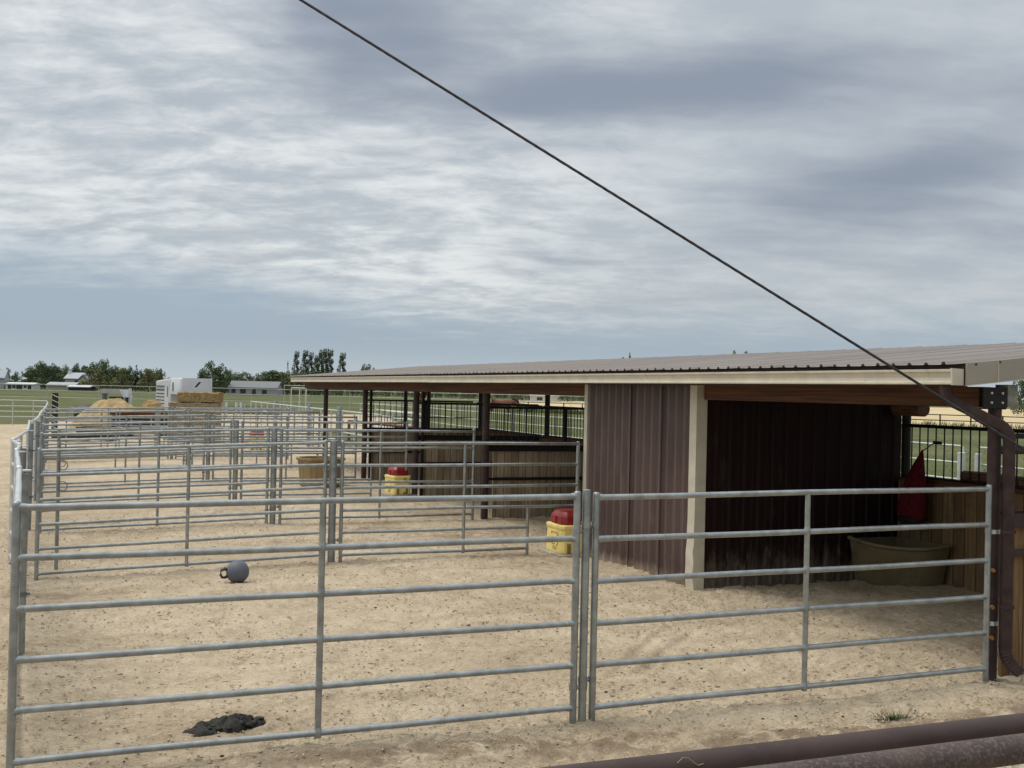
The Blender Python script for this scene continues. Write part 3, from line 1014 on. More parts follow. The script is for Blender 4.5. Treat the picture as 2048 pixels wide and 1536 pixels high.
    # ring clamps and rusty bolts on the near post
    for z in (1.235, 0.46):
        m = MB()
        m.tube((7.45, 7.42, z), (7.45, 7.42, z + 0.035), 0.061, 16)
        part(m, 'clamp', 'bolt')
    for z in (0.93, 0.62, 0.36):
        m = MB()
        m.tube((7.415, 7.375, z), (7.395, 7.345, z), 0.017, 6)
        part(m, 'bolt', 'rust')
    return S


build_shed()

# loose log lying along the rear wall
mb = MB()
mb.path([(10.52, 10.95 - 0.4 * k, 1.425 + 0.004 * math.sin(k * 2)) for k in range(9)], [0.07 + 0.004 * math.sin(k * 1.7) for k in range(9)], 14)
tag(mb.build('log', 'log', None, None, 40), 'brown peeled log lying on the rear wall of the near stall', 'log')

# ------------------------------------------------------------------ pipe panels and posts
RAIL_Z = [0.086, 0.388, 0.690, 0.992, 1.294, 1.597]
FENCE_G = 'galvanized pipe panels of the horse pens'


def make_panel(L, label, loc, rotz, tilt=0.0, notch=False, seg=14, rails=RAIL_Z, rr=0.0215, ur=0.0255, mid=True, mat='galv', z0=-0.02, first=True):
    t = thing('corral_fence', label, 'fence panel', loc, rotz, FENCE_G)
    for i, z in enumerate(rails):
        e = L
        if notch and i < 2:
            e = L - 0.78
        m = MB()
        nn = 7
        m.path([(0.0 + e * k / (nn - 1), 0.002 * math.sin(k * 2.1 + i), z + tilt * (e * k / (nn - 1)) + 0.003 * math.sin(k * 1.3 + i * 2)) for k in range(nn)], rr, seg, caps=False)
        m.build('rail', mat, t, None, 50)
    for k, x in enumerate((0.0, L / 2, L) if mid else (0.0, L)):
        if x == 0.0 and not first:
            continue
        m = MB()
        zb = z0 + tilt * x
        if k == 1 and mid:
            zb = rails[0] + tilt * x
        if notch and x == L:
            zb = rails[2] - 0.12 + tilt * x
        zt = rails[-1] + tilt * x
        if 0 < x < L:
            m.tube((x, 0, zb), (x, 0, zt), ur * 0.86, seg, caps=False)
            for z in rails[:-1]:                            # weld collars
                m.path([(x, 0, z + tilt * x + d) for d in (-0.034, -0.018, 0.0, 0.018, 0.034)], [ur * 0.86, ur * 0.98, ur * 1.1, ur * 0.98, ur * 0.86], seg, caps=False)
        else:
            m.path([(x, 0, zb), (x, 0, zt + 0.012), (x, 0, zt + 0.030), (x, 0, zt + 0.036)], [ur, ur, ur * 0.93, ur * 0.6], seg)
            for z in rails:
                m.path([(x + (0.055 if x == 0 else -0.055) * q, 0, z + tilt * x) for q in (0, 0.5, 1)], [rr * 1.12, rr * 1.1, rr * 1.0], seg, caps=False)
        m.build('upright', mat, t, None, 50)
    if notch:
        m = MB()
        x = L - 0.78
        m.tube((x, 0, -0.08 + tilt * x), (x, 0, rails[2] + tilt * x), ur * 0.86, seg)
        m.build('leg', mat, t, None, 50)
    return t


def make_post(label, loc, r=0.05, h=1.63, clamps=(1.27, 1.22, 0.27, 0.22), mat='galv_dull', group='round posts of the horse pens', arm=0.075):
    t = thing('fence_post', label, 'post', loc, 0, group)
    m = MB()
    m.path([(0, 0, -0.3), (0, 0, h - 0.012), (0, 0, h), (0, 0, h + 0.004)], [r, r, r * 0.96, r * 0.55], 18)
    m.build('shaft', mat, t, None, 40)
    for i, z in enumerate(clamps):
        m = MB()
        m.path([(0, 0, z), (0, 0, z + 0.042)], r + 0.004, 18)
        s = -1 if i % 2 else 1
        m.tube((0, 0, z + 0.021), (s * (r + arm * 0.4), 0, z + 0.021), 0.012, 8)
        m.path([(s * (r + arm * 0.75), 0, z + 0.001), (s * (r + arm * 0.75), 0, z + 0.041)], 0.0305, 14)
        m.build('clamp', mat, t, None, 40)
    return t


XL, FY = -0.165, 7.357
L1 = 3.677
make_panel(L1, 'near galvanized pipe panel between the left corner and the middle post', (XL, FY, 0.0), 0, 0.004)
make_post('slim galvanized post joining the two nearest panels', (3.584, FY, 0), 0.030, 1.655, (1.385, 1.340, 0.275, 0.225), 'galv', arm=0.06)
make_panel(L1, 'near galvanized pipe panel in front of the corrugated wall and stall opening', (3.663, FY, 0.005), 0, 0.005)

# cross fences between the pens
ORD = {1: 'first', 2: 'second', 3: 'third', 4: 'fourth', 5: 'fifth', 6: 'sixth', 7: 'seventh'}
CR = [15.12, 19.49, 23.75, 28.10, 32.45, 36.85]
pl = pr_ = prn = None
pp = None
for i, cy in enumerate(CR):
    o = ORD[i + 1]
    zl = gh(-0.2, cy) if cy < 30 else -0.05
    lab_l = {0: 'pipe panel behind the ball, left half of the first cross fence', }.get(i, 'left half of the %s cross fence back from the ball' % o)
    lab_r = {0: 'pipe panel with a cut-out for the near yellow waterer', 1: 'full-height pipe panel in front of the boarded stall partition',
             2: 'pipe panel with a cut-out beside the farther yellow waterer'}.get(i, 'right half of the %s cross fence back from the ball' % o)
    if i:
        lab_l = 'galvanized pipe panel, ' + lab_l
    if i > 2:
        lab_r = 'galvanized pipe panel, ' + lab_r
    j = 0.0 if i == 0 else random.uniform(-0.006, 0.006)
    Ll = 3.56
    tilt = 0.115 / Ll
    if pl is None:
        pl = make_panel(Ll, lab_l, (-0.10, cy, -0.105), 0, tilt, seg=12)
    else:
        dup(pl, (-0.10 + j, cy, -0.10 + j), 0.003 * (i % 3 - 1), lab_l)
    cond = i % 2 == 0
    if cond:
        if prn is None:
            prn = make_panel(3.52, lab_r, (3.69, cy, 0.0), 0, 0.002, notch=True, seg=12)
        else:
            dup(prn, (3.69, cy, j), 0.002 * (i % 3 - 1), lab_r)
    else:
        if pr_ is None:
            pr_ = make_panel(3.50, lab_r, (3.69, cy, 0.0), 0, 0.002, seg=12)
        else:
            dup(pr_, (3.69, cy, j), -0.002, lab_r)
    lab_p = 'thick round galvanized post in the middle of the %s cross fence' % o
    if pp is None:
        pp = make_post(lab_p, (3.565, cy, 0))
    else:
        dup(pp, (3.565, cy, 0), 0.02 * i, lab_p)

# left-hand side fence: panels and narrow gates seen almost end-on
LN = [(-0.160, 7.36), (-0.23, 10.72), (-0.33, 14.04), (-0.33, 15.26), (-0.44, 16.53), (-0.31, 19.94), (-0.35, 23.87), (-0.25, 25.12), (-0.20, 29.39), (-0.18, 32.35), (-0.12, 36.6), (-0.08, 41.0), (-0.06, 44.8)]
LNAME = ['side panel running back from the near left corner', 'second side panel back from the near left corner', 'narrow side gate panel just before the first cross fence',
         'side panel kinked outward just past the first cross fence', 'side panel leading back to the second cross fence', 'side panel between the second and third cross fences',
         'narrow side gate panel just past the third cross fence', 'side panel leading back to the fourth cross fence', 'side panel past the fourth cross fence',
         'side panel past the fifth cross fence', 'side panel past the sixth cross fence', 'last side panel at the far left corner of the pens']
LG = 'posts of the left side fence'
protos = {}
lp = None
for i in range(len(LN) - 1):
    (xa, ya), (xb, yb) = LN[i], LN[i + 1]
    L = math.hypot(xb - xa, yb - ya)
    rz = math.atan2(yb - ya, xb - xa)
    za = -0.005 if i == 0 else max(-0.05, gh(xa, ya))
    zb = max(-0.05, gh(xb, yb))
    lab = 'galvanized pipe ' + LNAME[i]
    make_panel(L - 0.06, lab, (xa, ya + 0.03, za), rz, (zb - za) / L, seg=12 if i < 3 else 8, mat='galv_sky_lit', first=i > 0)
    if i:
        lab = 'flat-capped side fence post %s' % ['', 'half way along the near left side', 'at the first cross fence, near gate side', 'at the first cross fence, far gate side', 'where the side fence bows outward',
                                                'at the second cross fence', 'at the third cross fence', 'past the third cross fence', 'at the fourth cross fence', 'at the fifth cross fence', 'at the sixth cross fence', 'near the far left corner'][i]
        if lp is None:
            lp = thing('fence_post', lab, 'post', (xa + 0.04, ya, za), 0, LG)
            m = MB()
            m.tube((0, 0, -0.3), (0, 0, 1.56), 0.043, 14)
            m.build('shaft', 'galv_dull', lp, None, 40)
            m = MB()
            m.tube((0, 0, 1.585), (0, 0, 1.597), 0.062, 16)
            m.build('cap', 'pale_pipe', lp, None, 40)
            for z in (1.25, 0.5):
                m = MB()
                m.tube((0, 0, z), (0, 0, z + 0.04), 0.047, 14)
                m.tube((0, 0, z + 0.02), (0.075, 0, z + 0.02), 0.012, 8)
                m.build('clamp', 'clamp', lp, None, 40)
        else:
            dup(lp, (xa + 0.04, ya, za), 0.1 * i, lab, LG)

# gate uprights and chain loops inside the left line
for (x, y, lab) in ((0.13, 15.9, 'slim gate upright with chain loops just behind the first cross fence'), (0.16, 20.3, 'slim gate upright with chain loops behind the second cross fence')):
    t = thing('gate_upright', lab, 'post', (x, y, -0.06), 0, 'slim gate uprights by the side fence')
    m = MB()
    m.tube((0, 0, -0.1), (0, 0, 1.62), 0.024, 12)
    m.build('shaft', 'galv_dull', t, None, 40)
    for z in (1.32, 1.05):
        m = MB()
        m.path([(0.055 + 0.055 * math.cos(a), -0.03, z + 0.06 * math.sin(a)) for a in [2 * PI * k / 14 for k in range(15)]], 0.006, 6)
        m.build('chain_loop', 'clamp', t)

# ------------------------------------------------------------------ waterers, feeders, ball, dung
def waterer(label, x, y):
    z = gh(x, y)
    t = thing('waterer', label, 'waterer', (x, y, z), 0, 'yellow and red horse waterers')
    # body: moulded box, waisted, with a chamfered rim
    rings = []
    for zz, hx, hy in ((0.06, 0.235, 0.30), (0.10, 0.24, 0.305), (0.40, 0.232, 0.298), (0.44, 0.245, 0.312), (0.475, 0.245, 0.312), (0.485, 0.235, 0.302)):
        c = 0.045
        rings.append([(-hx + c, -hy, zz), (hx - c, -hy, zz), (hx, -hy + c, zz), (hx, hy - c, zz), (hx - c, hy, zz), (-hx + c, hy, zz), (-hx, hy - c, zz), (-hx, -hy + c, zz)])
    m = MB()
    m.loft(rings)
    b = m.build('body', 'yellow', t)
    bv = b.modifiers.new('bevel', 'BEVEL')
    bv.width = 0.008
    bv.segments = 2
    for sx in (-0.12, 0.12):                                # dark blocks that stand for foot recesses in the front
        m = MB()
        m.box(sx - 0.03, sx + 0.03, -0.312, -0.296, 0.07, 0.21)
        m.build('recess', 'yellow_dark', t)
    m = MB()                                                # embossed square and marks on the side
    xx = -0.245
    m.path([(xx, -0.12, 0.17), (xx, -0.15, 0.20), (xx, -0.15, 0.34), (xx, -0.12, 0.37), (xx, 0.05, 0.37), (xx, 0.08, 0.34)], 0.006, 6)
    m.path([(xx, 0.08, 0.25), (xx, 0.05, 0.19), (xx, -0.06, 0.19)], 0.006, 6)
    for k, yy in enumerate((0.0, -0.05, -0.10)):
        m.path([(xx, yy, 0.10), (xx, yy, 0.15), (xx, yy - 0.02, 0.15)], 0.004, 5)
    m.build('embossing', 'yellow_dark', t)
    m = MB()
    rings = []
    for zz, sc_ in ((0.486, 1.0), (0.53, 1.02), (0.60, 1.0), (0.63, 0.94), (0.675, 0.78), (0.69, 0.6)):
        hx, hy = 0.205 * sc_, 0.25 * sc_
        c = 0.07 * sc_
        rings.append([(-hx + c, -hy, zz), (hx - c, -hy, zz), (hx, -hy + c, zz), (hx, hy - c, zz), (hx - c, hy, zz), (-hx + c, hy, zz), (-hx, hy - c, zz), (-hx, -hy + c, zz)])
    m.loft(rings)
    ld = m.build('lid', 'red', t)
    bv = ld.modifiers.new('bevel', 'BEVEL')
    bv.width = 0.012
    bv.segments = 2
    m = MB()
    m.box(-0.03, 0.03, -0.262, -0.244, 0.50, 0.60)
    m.box(-0.225, -0.205, -0.03, 0.03, 0.50, 0.60)
    m.build('latch', 'red', ld)
    m = MB()
    m.box(-0.33, 0.36, -0.42, 0.40, -0.10, 0.058)
    m.build('slab', 'concrete', t)
    return reg(t)


w1 = waterer('yellow box waterer with red lid, near one beside the corrugated wall', 7.14, 15.62 - 0.42)
w1.location = (7.10, 15.18, -0.04)
w1.scale = (0.95, 0.97, 0.97)
w2 = dup(w1, (7.10, 24.02, 0.0), 0.12, 'yellow box waterer with red lid, farther one in front of the boarded partition', None, (0.86, 0.9, 0.95))
dup(w1, (7.34 - 0.2, 42.5, -0.1), -0.2, 'small faded yellow waterer far back beyond the pens', None, (1.2, 1.2, 1.2))

# ribbed feeder
t = thing('hay_feeder', 'tan ribbed eight-sided plastic feeder standing in the pen', 'feeder', (6.0, 26.75, 0.0))
t.scale = (0.92, 0.92, 0.97)
rings = []
n = 48
for zz, r in ((0.0, 0.50), (0.03, 0.53), (0.62, 0.60), (0.66, 0.63), (0.69, 0.63), (0.69, 0.57), (0.2, 0.5)):
    ring = []
    for k in range(n):
        a = 2 * PI * k / n + 0.2
        sec = (a % (PI / 4)) - PI / 8
        rr = r * math.cos(PI / 8) / math.cos(sec)
        if 0.03 <= zz < 0.65:
            rr += 0.012 * (k % 2)
        ring.append((rr * math.cos(a), rr * math.sin(a), zz))
    rings.append(ring)
m = MB()
m.loft(rings)
m.build('body', 'feeder', t)
m = MB()
m.loft([[(0.64 * math.cos(2 * PI * k / 8 + 0.2) * s, 0.64 * math.sin(2 * PI * k / 8 + 0.2) * s, z) for k in range(8)] for z, s in ((0.655, 1.06), (0.70, 1.06), (0.70, 0.93), (0.655, 0.93), (0.655, 1.06))], caps=False)
m.build('rim', 'feeder', t)

# corner trough
t = thing('corner_trough', 'tan plastic corner trough standing in the back corner of the near stall', 'trough', (9.95, 11.45, 0.0))
cx_, cy_ = 10.34, 11.93


def trough_ring(s, z, dip=0.0):
    pts = []
    n = 16
    for k in range(n + 1):
        a = PI + (PI / 2) * k / n
        rx, ry = 0.78, 0.98
        b = 0.0
        q = 0.88 + 0.12 * abs(math.cos(2 * (a - PI)))
        pts.append((cx_ + rx * s * q * math.cos(a), cy_ + ry * s * q * math.sin(a), z - dip * math.sin(PI * k / n)))
    pts.append((cx_ - 0.02, cy_ - 0.02, z))
    return [(p[0] - 9.95, p[1] - 11.45, p[2]) for p in pts]


m = MB()
m.loft([trough_ring(0.82, 0.0), trough_ring(0.85, 0.03), trough_ring(0.97, 0.54, 0.07), trough_ring(0.98, 0.56, 0.07), trough_ring(0.90, 0.56, 0.07), trough_ring(0.74, 0.12)])
m.build('basin', 'tub', t, None, 50)
m = MB()
m.path([(p[0], p[1], p[2] + 0.012) for p in trough_ring(0.985, 0.555, 0.07)[:-1]], 0.026, 10)
m.build('rim', 'tub', t, None, 60)

# hay net
t = thing('hay_net', 'red hay net hanging from the rear bars of the near stall', 'hay net', (10.20, 11.32, 0.0))
rings = []
n = 22
for z, r, ox in ((1.73, 0.012, 0.03), (1.68, 0.03, 0.03), (1.55, 0.085, 0.025), (1.35, 0.15, 0.03), (1.15, 0.20, 0.03), (0.98, 0.23, 0.03), (0.90, 0.225, 0.03), (0.84, 0.16, 0.02), (0.81, 0.05, 0.01)):
    rings.append([(r * 0.55 * math.cos(2 * PI * k / n) * (1 + 0.08 * math.sin(5 * k)), ox * 0 + r * math.sin(2 * PI * k / n) + 0.82 * r, z) for k in range(n)])
m = MB()
m.loft(rings)
m.build('bag', 'net', t, None, 60)
m = MB()
m.box(0.19, 0.21, -0.10, 0.04, 1.80, 1.84)
m.path([(0.2, 0.02, 1.82), (0.12, 0.01, 1.78), (0.0, 0.0, 1.72)], 0.007, 6)
m.build('hanger', 'black', t)
m = MB()
m.loft([[(r * 0.56 * math.cos(2 * PI * k / n), r * math.sin(2 * PI * k / n) + 0.19, z) for k in range(n)] for z, r in ((0.86, 0.23), (0.80, 0.20), (0.74, 0.12), (0.72, 0.03))])
m.build('bottom', 'black', t, None, 60)

# ball with handle
bx, by = 2.16, 14.02
bz = gh(bx, by)
t = thing('play_ball', 'blue-grey rubber horse ball with a handle lying on the sand', 'ball', (bx, by, bz))
m = MB()
R = 0.138
rings = []
for k in range(1, 18):
    th = PI * k / 18
    rings.append([(R * math.sin(th) * math.cos(2 * PI * q / 28), R * math.sin(th) * math.sin(2 * PI * q / 28), R - 0.012 - R * math.cos(th)) for q in range(28)])
m.loft(rings)
m.build('ball', 'ball', t, None, 80)
m = MB()
hp = [tuple(0.79 * c for c in q) for q in [(-0.15, -0.02, 0.20), (-0.20, -0.03, 0.21), (-0.255, -0.04, 0.195), (-0.262, -0.04, 0.13), (-0.235, -0.04, 0.085), (-0.19, -0.03, 0.085), (-0.14, -0.02, 0.11)]]
m.path(hp, [0.022, 0.017, 0.015, 0.015, 0.015, 0.017, 0.022], 10)
m.build('handle', 'black', t, None, 60)

# dung heap
def lump(m, x, y, z, r, sd_):
    n, k = 9, 6
    rings = []
    ph = random.random() * 6
    fl = random.uniform(0.6, 0.95)
    for j in range(1, k):
        th = PI * j / k
        rings.append([(x + r * math.sin(th) * math.cos(2 * PI * q / n + ph) * (1 + 0.22 * math.sin(3 * q + sd_)), y + r * math.sin(th) * math.sin(2 * PI * q / n + ph) * (1 + 0.18 * math.cos(2 * q + sd_)), z + r * fl * math.cos(th)) for q in range(n)])
    m.loft([list(reversed(r_)) for r_ in rings])


m = MB()
dx, dy = 1.2, 7.98
m.v.append((dx, dy, gh(dx, dy) + 0.05))
for i in range(1, 13):
    for k in range(44):
        a = 2 * PI * k / 44
        q = i / 12
        ed = 1 + 0.35 * float(fbm(np.array([math.cos(a) * 1.6]), np.array([math.sin(a) * 1.6]), 91, 3)[0]) * 1.6
        x, y = dx + 0.27 * q * ed * math.cos(a), dy + 0.13 * q * ed * math.sin(a) + 0.025 * math.cos(a) * q
        hz = 0.05 * (1 - q ** 1.5) + 0.06 * float(fbm(np.array([x * 16]), np.array([y * 16]), 93, 4, 0.65)[0]) * (1 - q ** 4)
        m.v.append((x, y, gh(x, y) + max(0.004, hz + 0.012) - (0.02 if i == 12 else 0)))
for k in range(44):
    m.f.append((0, 1 + k, 1 + (k + 1) % 44))
for i in range(11):
    for k in range(44):
        a, b = 1 + i * 44 + k, 1 + i * 44 + (k + 1) % 44
        m.f.append((a, a + 44, b + 44, b))
for k in range(170):
    u, v = random.gauss(0, 0.5), random.gauss(0, 0.5)
    if u * u + v * v > 0.9:
        continue
    px_, py_ = dx + 0.25 * u, dy + 0.12 * v + 0.03 * u
    lump(m, px_, py_, gh(px_, py_) + 0.012 + 0.05 * math.exp(-(u * u + v * v) * 1.3) * random.random(), random.uniform(0.010, 0.027), k)
tag(m.build('dung_heap', 'dung', None, None, 60), 'dark fresh heap of horse dung on the sand behind the near fence', 'dung heap')

# crumbs of dry dung strewn on the sand
m = MB()
for k in range(600):
    x = random.uniform(-1.2, 9.6)
    y = 5.6 + 15 * random.random() ** 1.6
    r = 0.0032 + 0.0075 * random.random() ** 3
    n = 6
    z = gh(x, y) + 0.004
    ph = random.random() * 6
    ex = random.uniform(0.8, 2.0)
    m.loft([[(x + r * s * ex * math.cos(2 * PI * q / n + ph), y + r * s * math.sin(2 * PI * q / n + ph), z + r * h) for q in range(n)] for s, h in ((0.8, -0.6), (1.0, 0.0), (0.75, 0.55), (0.25, 0.8))])
kind(m.build('dung_crumbs', 'crumb'), 'stuff', 'small dry dung crumbs strewn over the sand')

# small clods of churned sand and dirt
n = 52000
cx0 = RNG.uniform(-1.3, 10.2, n)
cy0 = 5.3 + 17 * RNG.random(n) ** 1.75
keep = (fbm(cx0 * 0.9, cy0 * 0.9, 61, 3) + 0.55 * fbm(cx0 * 3.1, cy0 * 3.1, 63, 2)) > RNG.uniform(-0.5, 0.35, n)
cx0, cy0 = cx0[keep], cy0[keep]
n = len(cx0)
cz0 = ground_h(cx0, cy0) + 0.034 * fbm(cx0 * 2.2, cy0 * 2.2, 21, 4, 0.55) * np.clip(14.0 / np.maximum(cy0, 1), 0.35, 1)
cr = 0.0028 + 0.0075 * RNG.random(n) ** 3.0
ca = RNG.uniform(0, 2 * PI, n)
ce = RNG.uniform(1.0, 3.0, n)
V_ = np.zeros((n, 6, 3))
for k in range(4):
    q = ca + k * PI / 2
    w = cr * (ce if k % 2 == 0 else 1.0) * RNG.uniform(0.8, 1.2, n)
    V_[:, k] = np.stack([cx0 + w * np.cos(q), cy0 + w * np.sin(q), cz0 + cr * 0.1], 1)
V_[:, 4] = np.stack([cx0, cy0, cz0 + cr * RNG.uniform(0.5, 1.0, n)], 1)
V_[:, 5] = np.stack([cx0, cy0, cz0 - cr * 0.8], 1)
V_[:, :, 2] += 0.012
F_ = np.array([(0, 1, 4), (1, 2, 4), (2, 3, 4), (3, 0, 4), (1, 0, 5), (2, 1, 5), (3, 2, 5), (0, 3, 5)])
F_ = (F_[None] + 6 * np.arange(n)[:, None, None]).reshape(-1, 3).astype(np.int32)
me = bpy.data.meshes.new('sand_clods')
me.vertices.add(6 * n)
me.vertices.foreach_set('co', V_.reshape(-1).astype(np.float32))
me.loops.add(F_.size)
me.loops.foreach_set('vertex_index', F_.ravel())
me.polygons.add(len(F_))
me.polygons.foreach_set('loop_start', np.arange(0, F_.size, 3, dtype=np.int32))
me.update()
me.materials.append(leaf_material('sand_clods', (0.25, 0.195, 0.125), (0.52, 0.43, 0.30), (0.36, 0.285, 0.195)))
o = bpy.data.objects.new('sand_clods', me)
COL.objects.link(o)
kind(o, 'stuff', 'small clods of churned sand and dirt scattered over the pen floor')

# pale stones under the downspout
m = MB()
for k in range(46):
    x, y = 7.86 + random.gauss(0, 0.17), 6.92 + random.gauss(0, 0.12)
    lump(m, x, y, gh(x, y) + 0.01, random.uniform(0.018, 0.045), k)
kind(m.build('gravel', 'stone', None, None, 40), 'stuff', 'pale stones under the downspout mouth')

# grass tuft outside the near fence
m = MB()
for k in range(210):
    a = random.random() * 2 * PI
    r0 = abs(random.gauss(0, 0.06))
    x, y = 5.84 + r0 * math.cos(a) * 1.9, 6.74 + r0 * math.sin(a) * 0.8
    L = random.uniform(0.025, 0.075)
    ln = random.uniform(0.6, 1.45)
    z = gh(x, y)
    d = (math.cos(a), math.sin(a))
    w = 0.004
    tip = (x + d[0] * L * math.sin(ln), y + d[1] * L * math.sin(ln), z + L * math.cos(ln))
    m.add([(x - d[1] * w, y + d[0] * w, z - 0.01), (x + d[1] * w, y - d[0] * w, z - 0.01), tip], [(0, 1, 2)])
tag(m.build('weed_tuft', 'weed'), 'small green weed tuft on the bare sand outside the near fence', 'weed')

# ------------------------------------------------------------------ near brown pipe fence and cable
t = thing('pipe_fence', 'brown pipe fence top rails close to the camera at the lower right', 'fence', (2.0, 2.3, 0))
for (yy, zz, rr, mt) in ((2.10, 1.507, 0.035, 'dusty_pipe'), (2.32, 1.477, 0.0355, 'brown_pipe')):
    m = MB()
    e0 = -1.2 if mt == 'brown_pipe' else -0.6
    m.path([(e0 + (6.6 - e0) * k / 20 - 2.0, yy - 2.3, zz) for k in range(21)], rr, 28)
    m.build('rail', mt, t, None, 50)
for xx in (5.2, 8.1):
    m = MB()
    m.tube((xx - 2.0, -0.09, -0.3), (xx - 2.0, -0.09, 1.46), 0.045, 18)
    m.build('post', 'brown_pipe', t, None, 50)
m = MB()                                                    # wisps of baling twine caught on the rail
m.path([(1.36 + 0.014 * k - 2.0, 2.285 - 2.3, 1.502 + 0.012 * math.sin(k * 1.1)) for k in range(6)], 0.0009, 5)
m.build('twine', 'straw', t)

m = MB()
A, B = Vector((2.784, 2.645, 2.203)), Vector((0.684, 3.489, 3.540))
d = (A - B)
p_hi, p_lo = B - d * 2.4, A + d * 1.62
NN = 420
cab = [p_hi.lerp(p_lo, k / NN) for k in range(NN + 1)]
dn = (p_lo - p_hi).normalized()
e1 = dn.cross(Vector((0, 0, 1))).normalized()
e2 = e1.cross(dn)
for q in range(5):                                          # laid strands
    m.path([c + e1 * 0.0026 * math.cos(k * 0.95 + q * 2 * PI / 5) + e2 * 0.0026 * math.sin(k * 0.95 + q * 2 * PI / 5) for k, c in enumerate(cab)], 0.0020, 5)
tag(m.build('guy_wire', 'cable', None, None, 60), 'dark twisted guy wire slanting across the sky to the lower right', 'cable')

# ------------------------------------------------------------------ fences behind the shed
t = thing('pasture_fence', 'pale four-rail pipe fence running along the pasture behind the shed', 'fence', (18.2, 10, 0))
ys = [8.0 + 3.66 * k for k in range(18)]
for z in (0.30, 0.66, 1.02, 1.38):
    m = MB()
    for ya, yb in ((8.0, 18.45), (19.05, 70.0)):
        m.path([(0.0, y - 10, z + 0.012 * math.sin(y * 0.7)) for y in np.arange(ya, yb + 0.1, 1.5)], 0.021, 8)
    m.build('rail', 'pale_pipe', t, None, 50)
for y in ys:
    m = MB()
    m.tube((0, y - 10, -0.3), (0, y - 10, 1.39), 0.022, 8)
    m.build('upright', 'pale_pipe', t, None, 50)
for y, r, lab in ((18.93, 0.085, 'thick pale gate post behind the near stall, left one'), (18.46, 0.07, 'thick pale gate post behind the near stall, right one')):
    g = MB()
    g.path([(0, 0, -0.3), (0, 0, 1.40), (0, 0, 1.41)], [r, r, r * 0.7], 14)
    o = g.build('gate_post', 'pale_pipe', None, None, 40)
    o.location = (18.1, y, -0.15)
    tag(o, lab, 'post', 'pale gate posts behind the shed')

# brown two-rail fence before the tan field
t = thing('rail_fence', 'brown two-rail fence in front of the tan field', 'fence', (*at(1900, 105), 0))
ox, oy = at(1900, 105)
P0, P1 = Vector((*at(1040, 140), 0)), Vector((*at(2250, 95), 0))
for z in (1.06, 0.55):
    m = MB()
    m.path([(p.x - ox, p.y - oy, z) for p in [P0.lerp(P1, k / 12) for k in range(13)]], 0.045, 8)
    m.build('rail', 'brown_steel', t)
for k in range(24):
    p = P0.lerp(P1, (k + 0.5) / 24)
    m = MB()
    m.tube((p.x - ox, p.y - oy, -0.3), (p.x - ox, p.y - oy, 1.12), 0.07, 8)
    m.build('post', 'brown_steel', t)


def blades(name, mat, pts, h, w, lab):
    m = MB()
    for (x, y, z) in pts:
        a = random.random() * 2 * PI
        L = h * random.uniform(0.5, 1.2)
        ln = random.uniform(0.0, 0.7)
        dx_, dy_ = math.cos(a), math.sin(a)
        m.add([(x - dy_ * w, y + dx_ * w, z), (x + dy_ * w, y - dx_ * w, z), (x + dx_ * L * math.sin(ln), y + dy_ * L * math.sin(ln), z + L * math.cos(ln))], [(0, 1, 2)])
    return kind(m.build(name, mat), 'stuff', lab)


pts = []
for k in range(5200):
    p = P0.lerp(P1, random.random())
    pts.append((p.x + random.gauss(0, 0.6) - 0.6, p.y + random.gauss(0, 0.6) - 1.0, -0.17))
for k in range(180):                                        # taller clumps
    p = P0.lerp(P1, random.random())
    for q in range(14):
        pts.append((p.x + random.gauss(0, 0.25), p.y + random.gauss(0, 0.25) - 0.8, random.uniform(-0.15, 0.25)))
blades('weeds', 'grass', pts, 0.5, 0.035, 'pale weeds growing along the brown rail fence')
pts = []
for k in range(26000):
    zc = 18 + 62 * random.random() ** 1.5
    px_ = random.uniform(980, 2200)
    x, y = at(px_, zc)
    if x < 11.4 or y < 7:
        continue
    if fbm(np.array([x * 0.4]), np.array([y * 0.4]), 5, 3)[0] < -0.12:
        continue
    pts.append((x, y, -0.17))
blades('grass', 'grass', pts, 0.11, 0.012, 'short pasture grass behind the shed')

# ------------------------------------------------------------------ far pens and fence lines
def run_fence(name, label, cat, pts, zs, rr, pr, step, mat, top=None, extra=0.02):
    ox, oy = pts[0]
    t = thing(name, label, cat, (ox, oy, -0.12))
    for z in zs:
        m = MB()
        for a, b in zip(pts[:-1], pts[1:]):
            m.tube((a[0] - ox, a[1] - oy, z), (b[0] - ox, b[1] - oy, z), rr, 8)
        m.build('rail', mat, t, None, 50)
    for a, b in zip(pts[:-1], pts[1:]):
        L = math.hypot(b[0] - a[0], b[1] - a[1])
        n = max(1, round(L / step))
        for k in range(n + (1 if b is pts[-1] else 0)):
            x, y = a[0] + (b[0] - a[0]) * k / n - ox, a[1] + (b[1] - a[1]) * k / n - oy
            m = MB()
            m.tube((x, y, -0.2), (x, y, zs[-1] + extra), pr, 8)
            m.build('post', mat, t, None, 50)
    return t


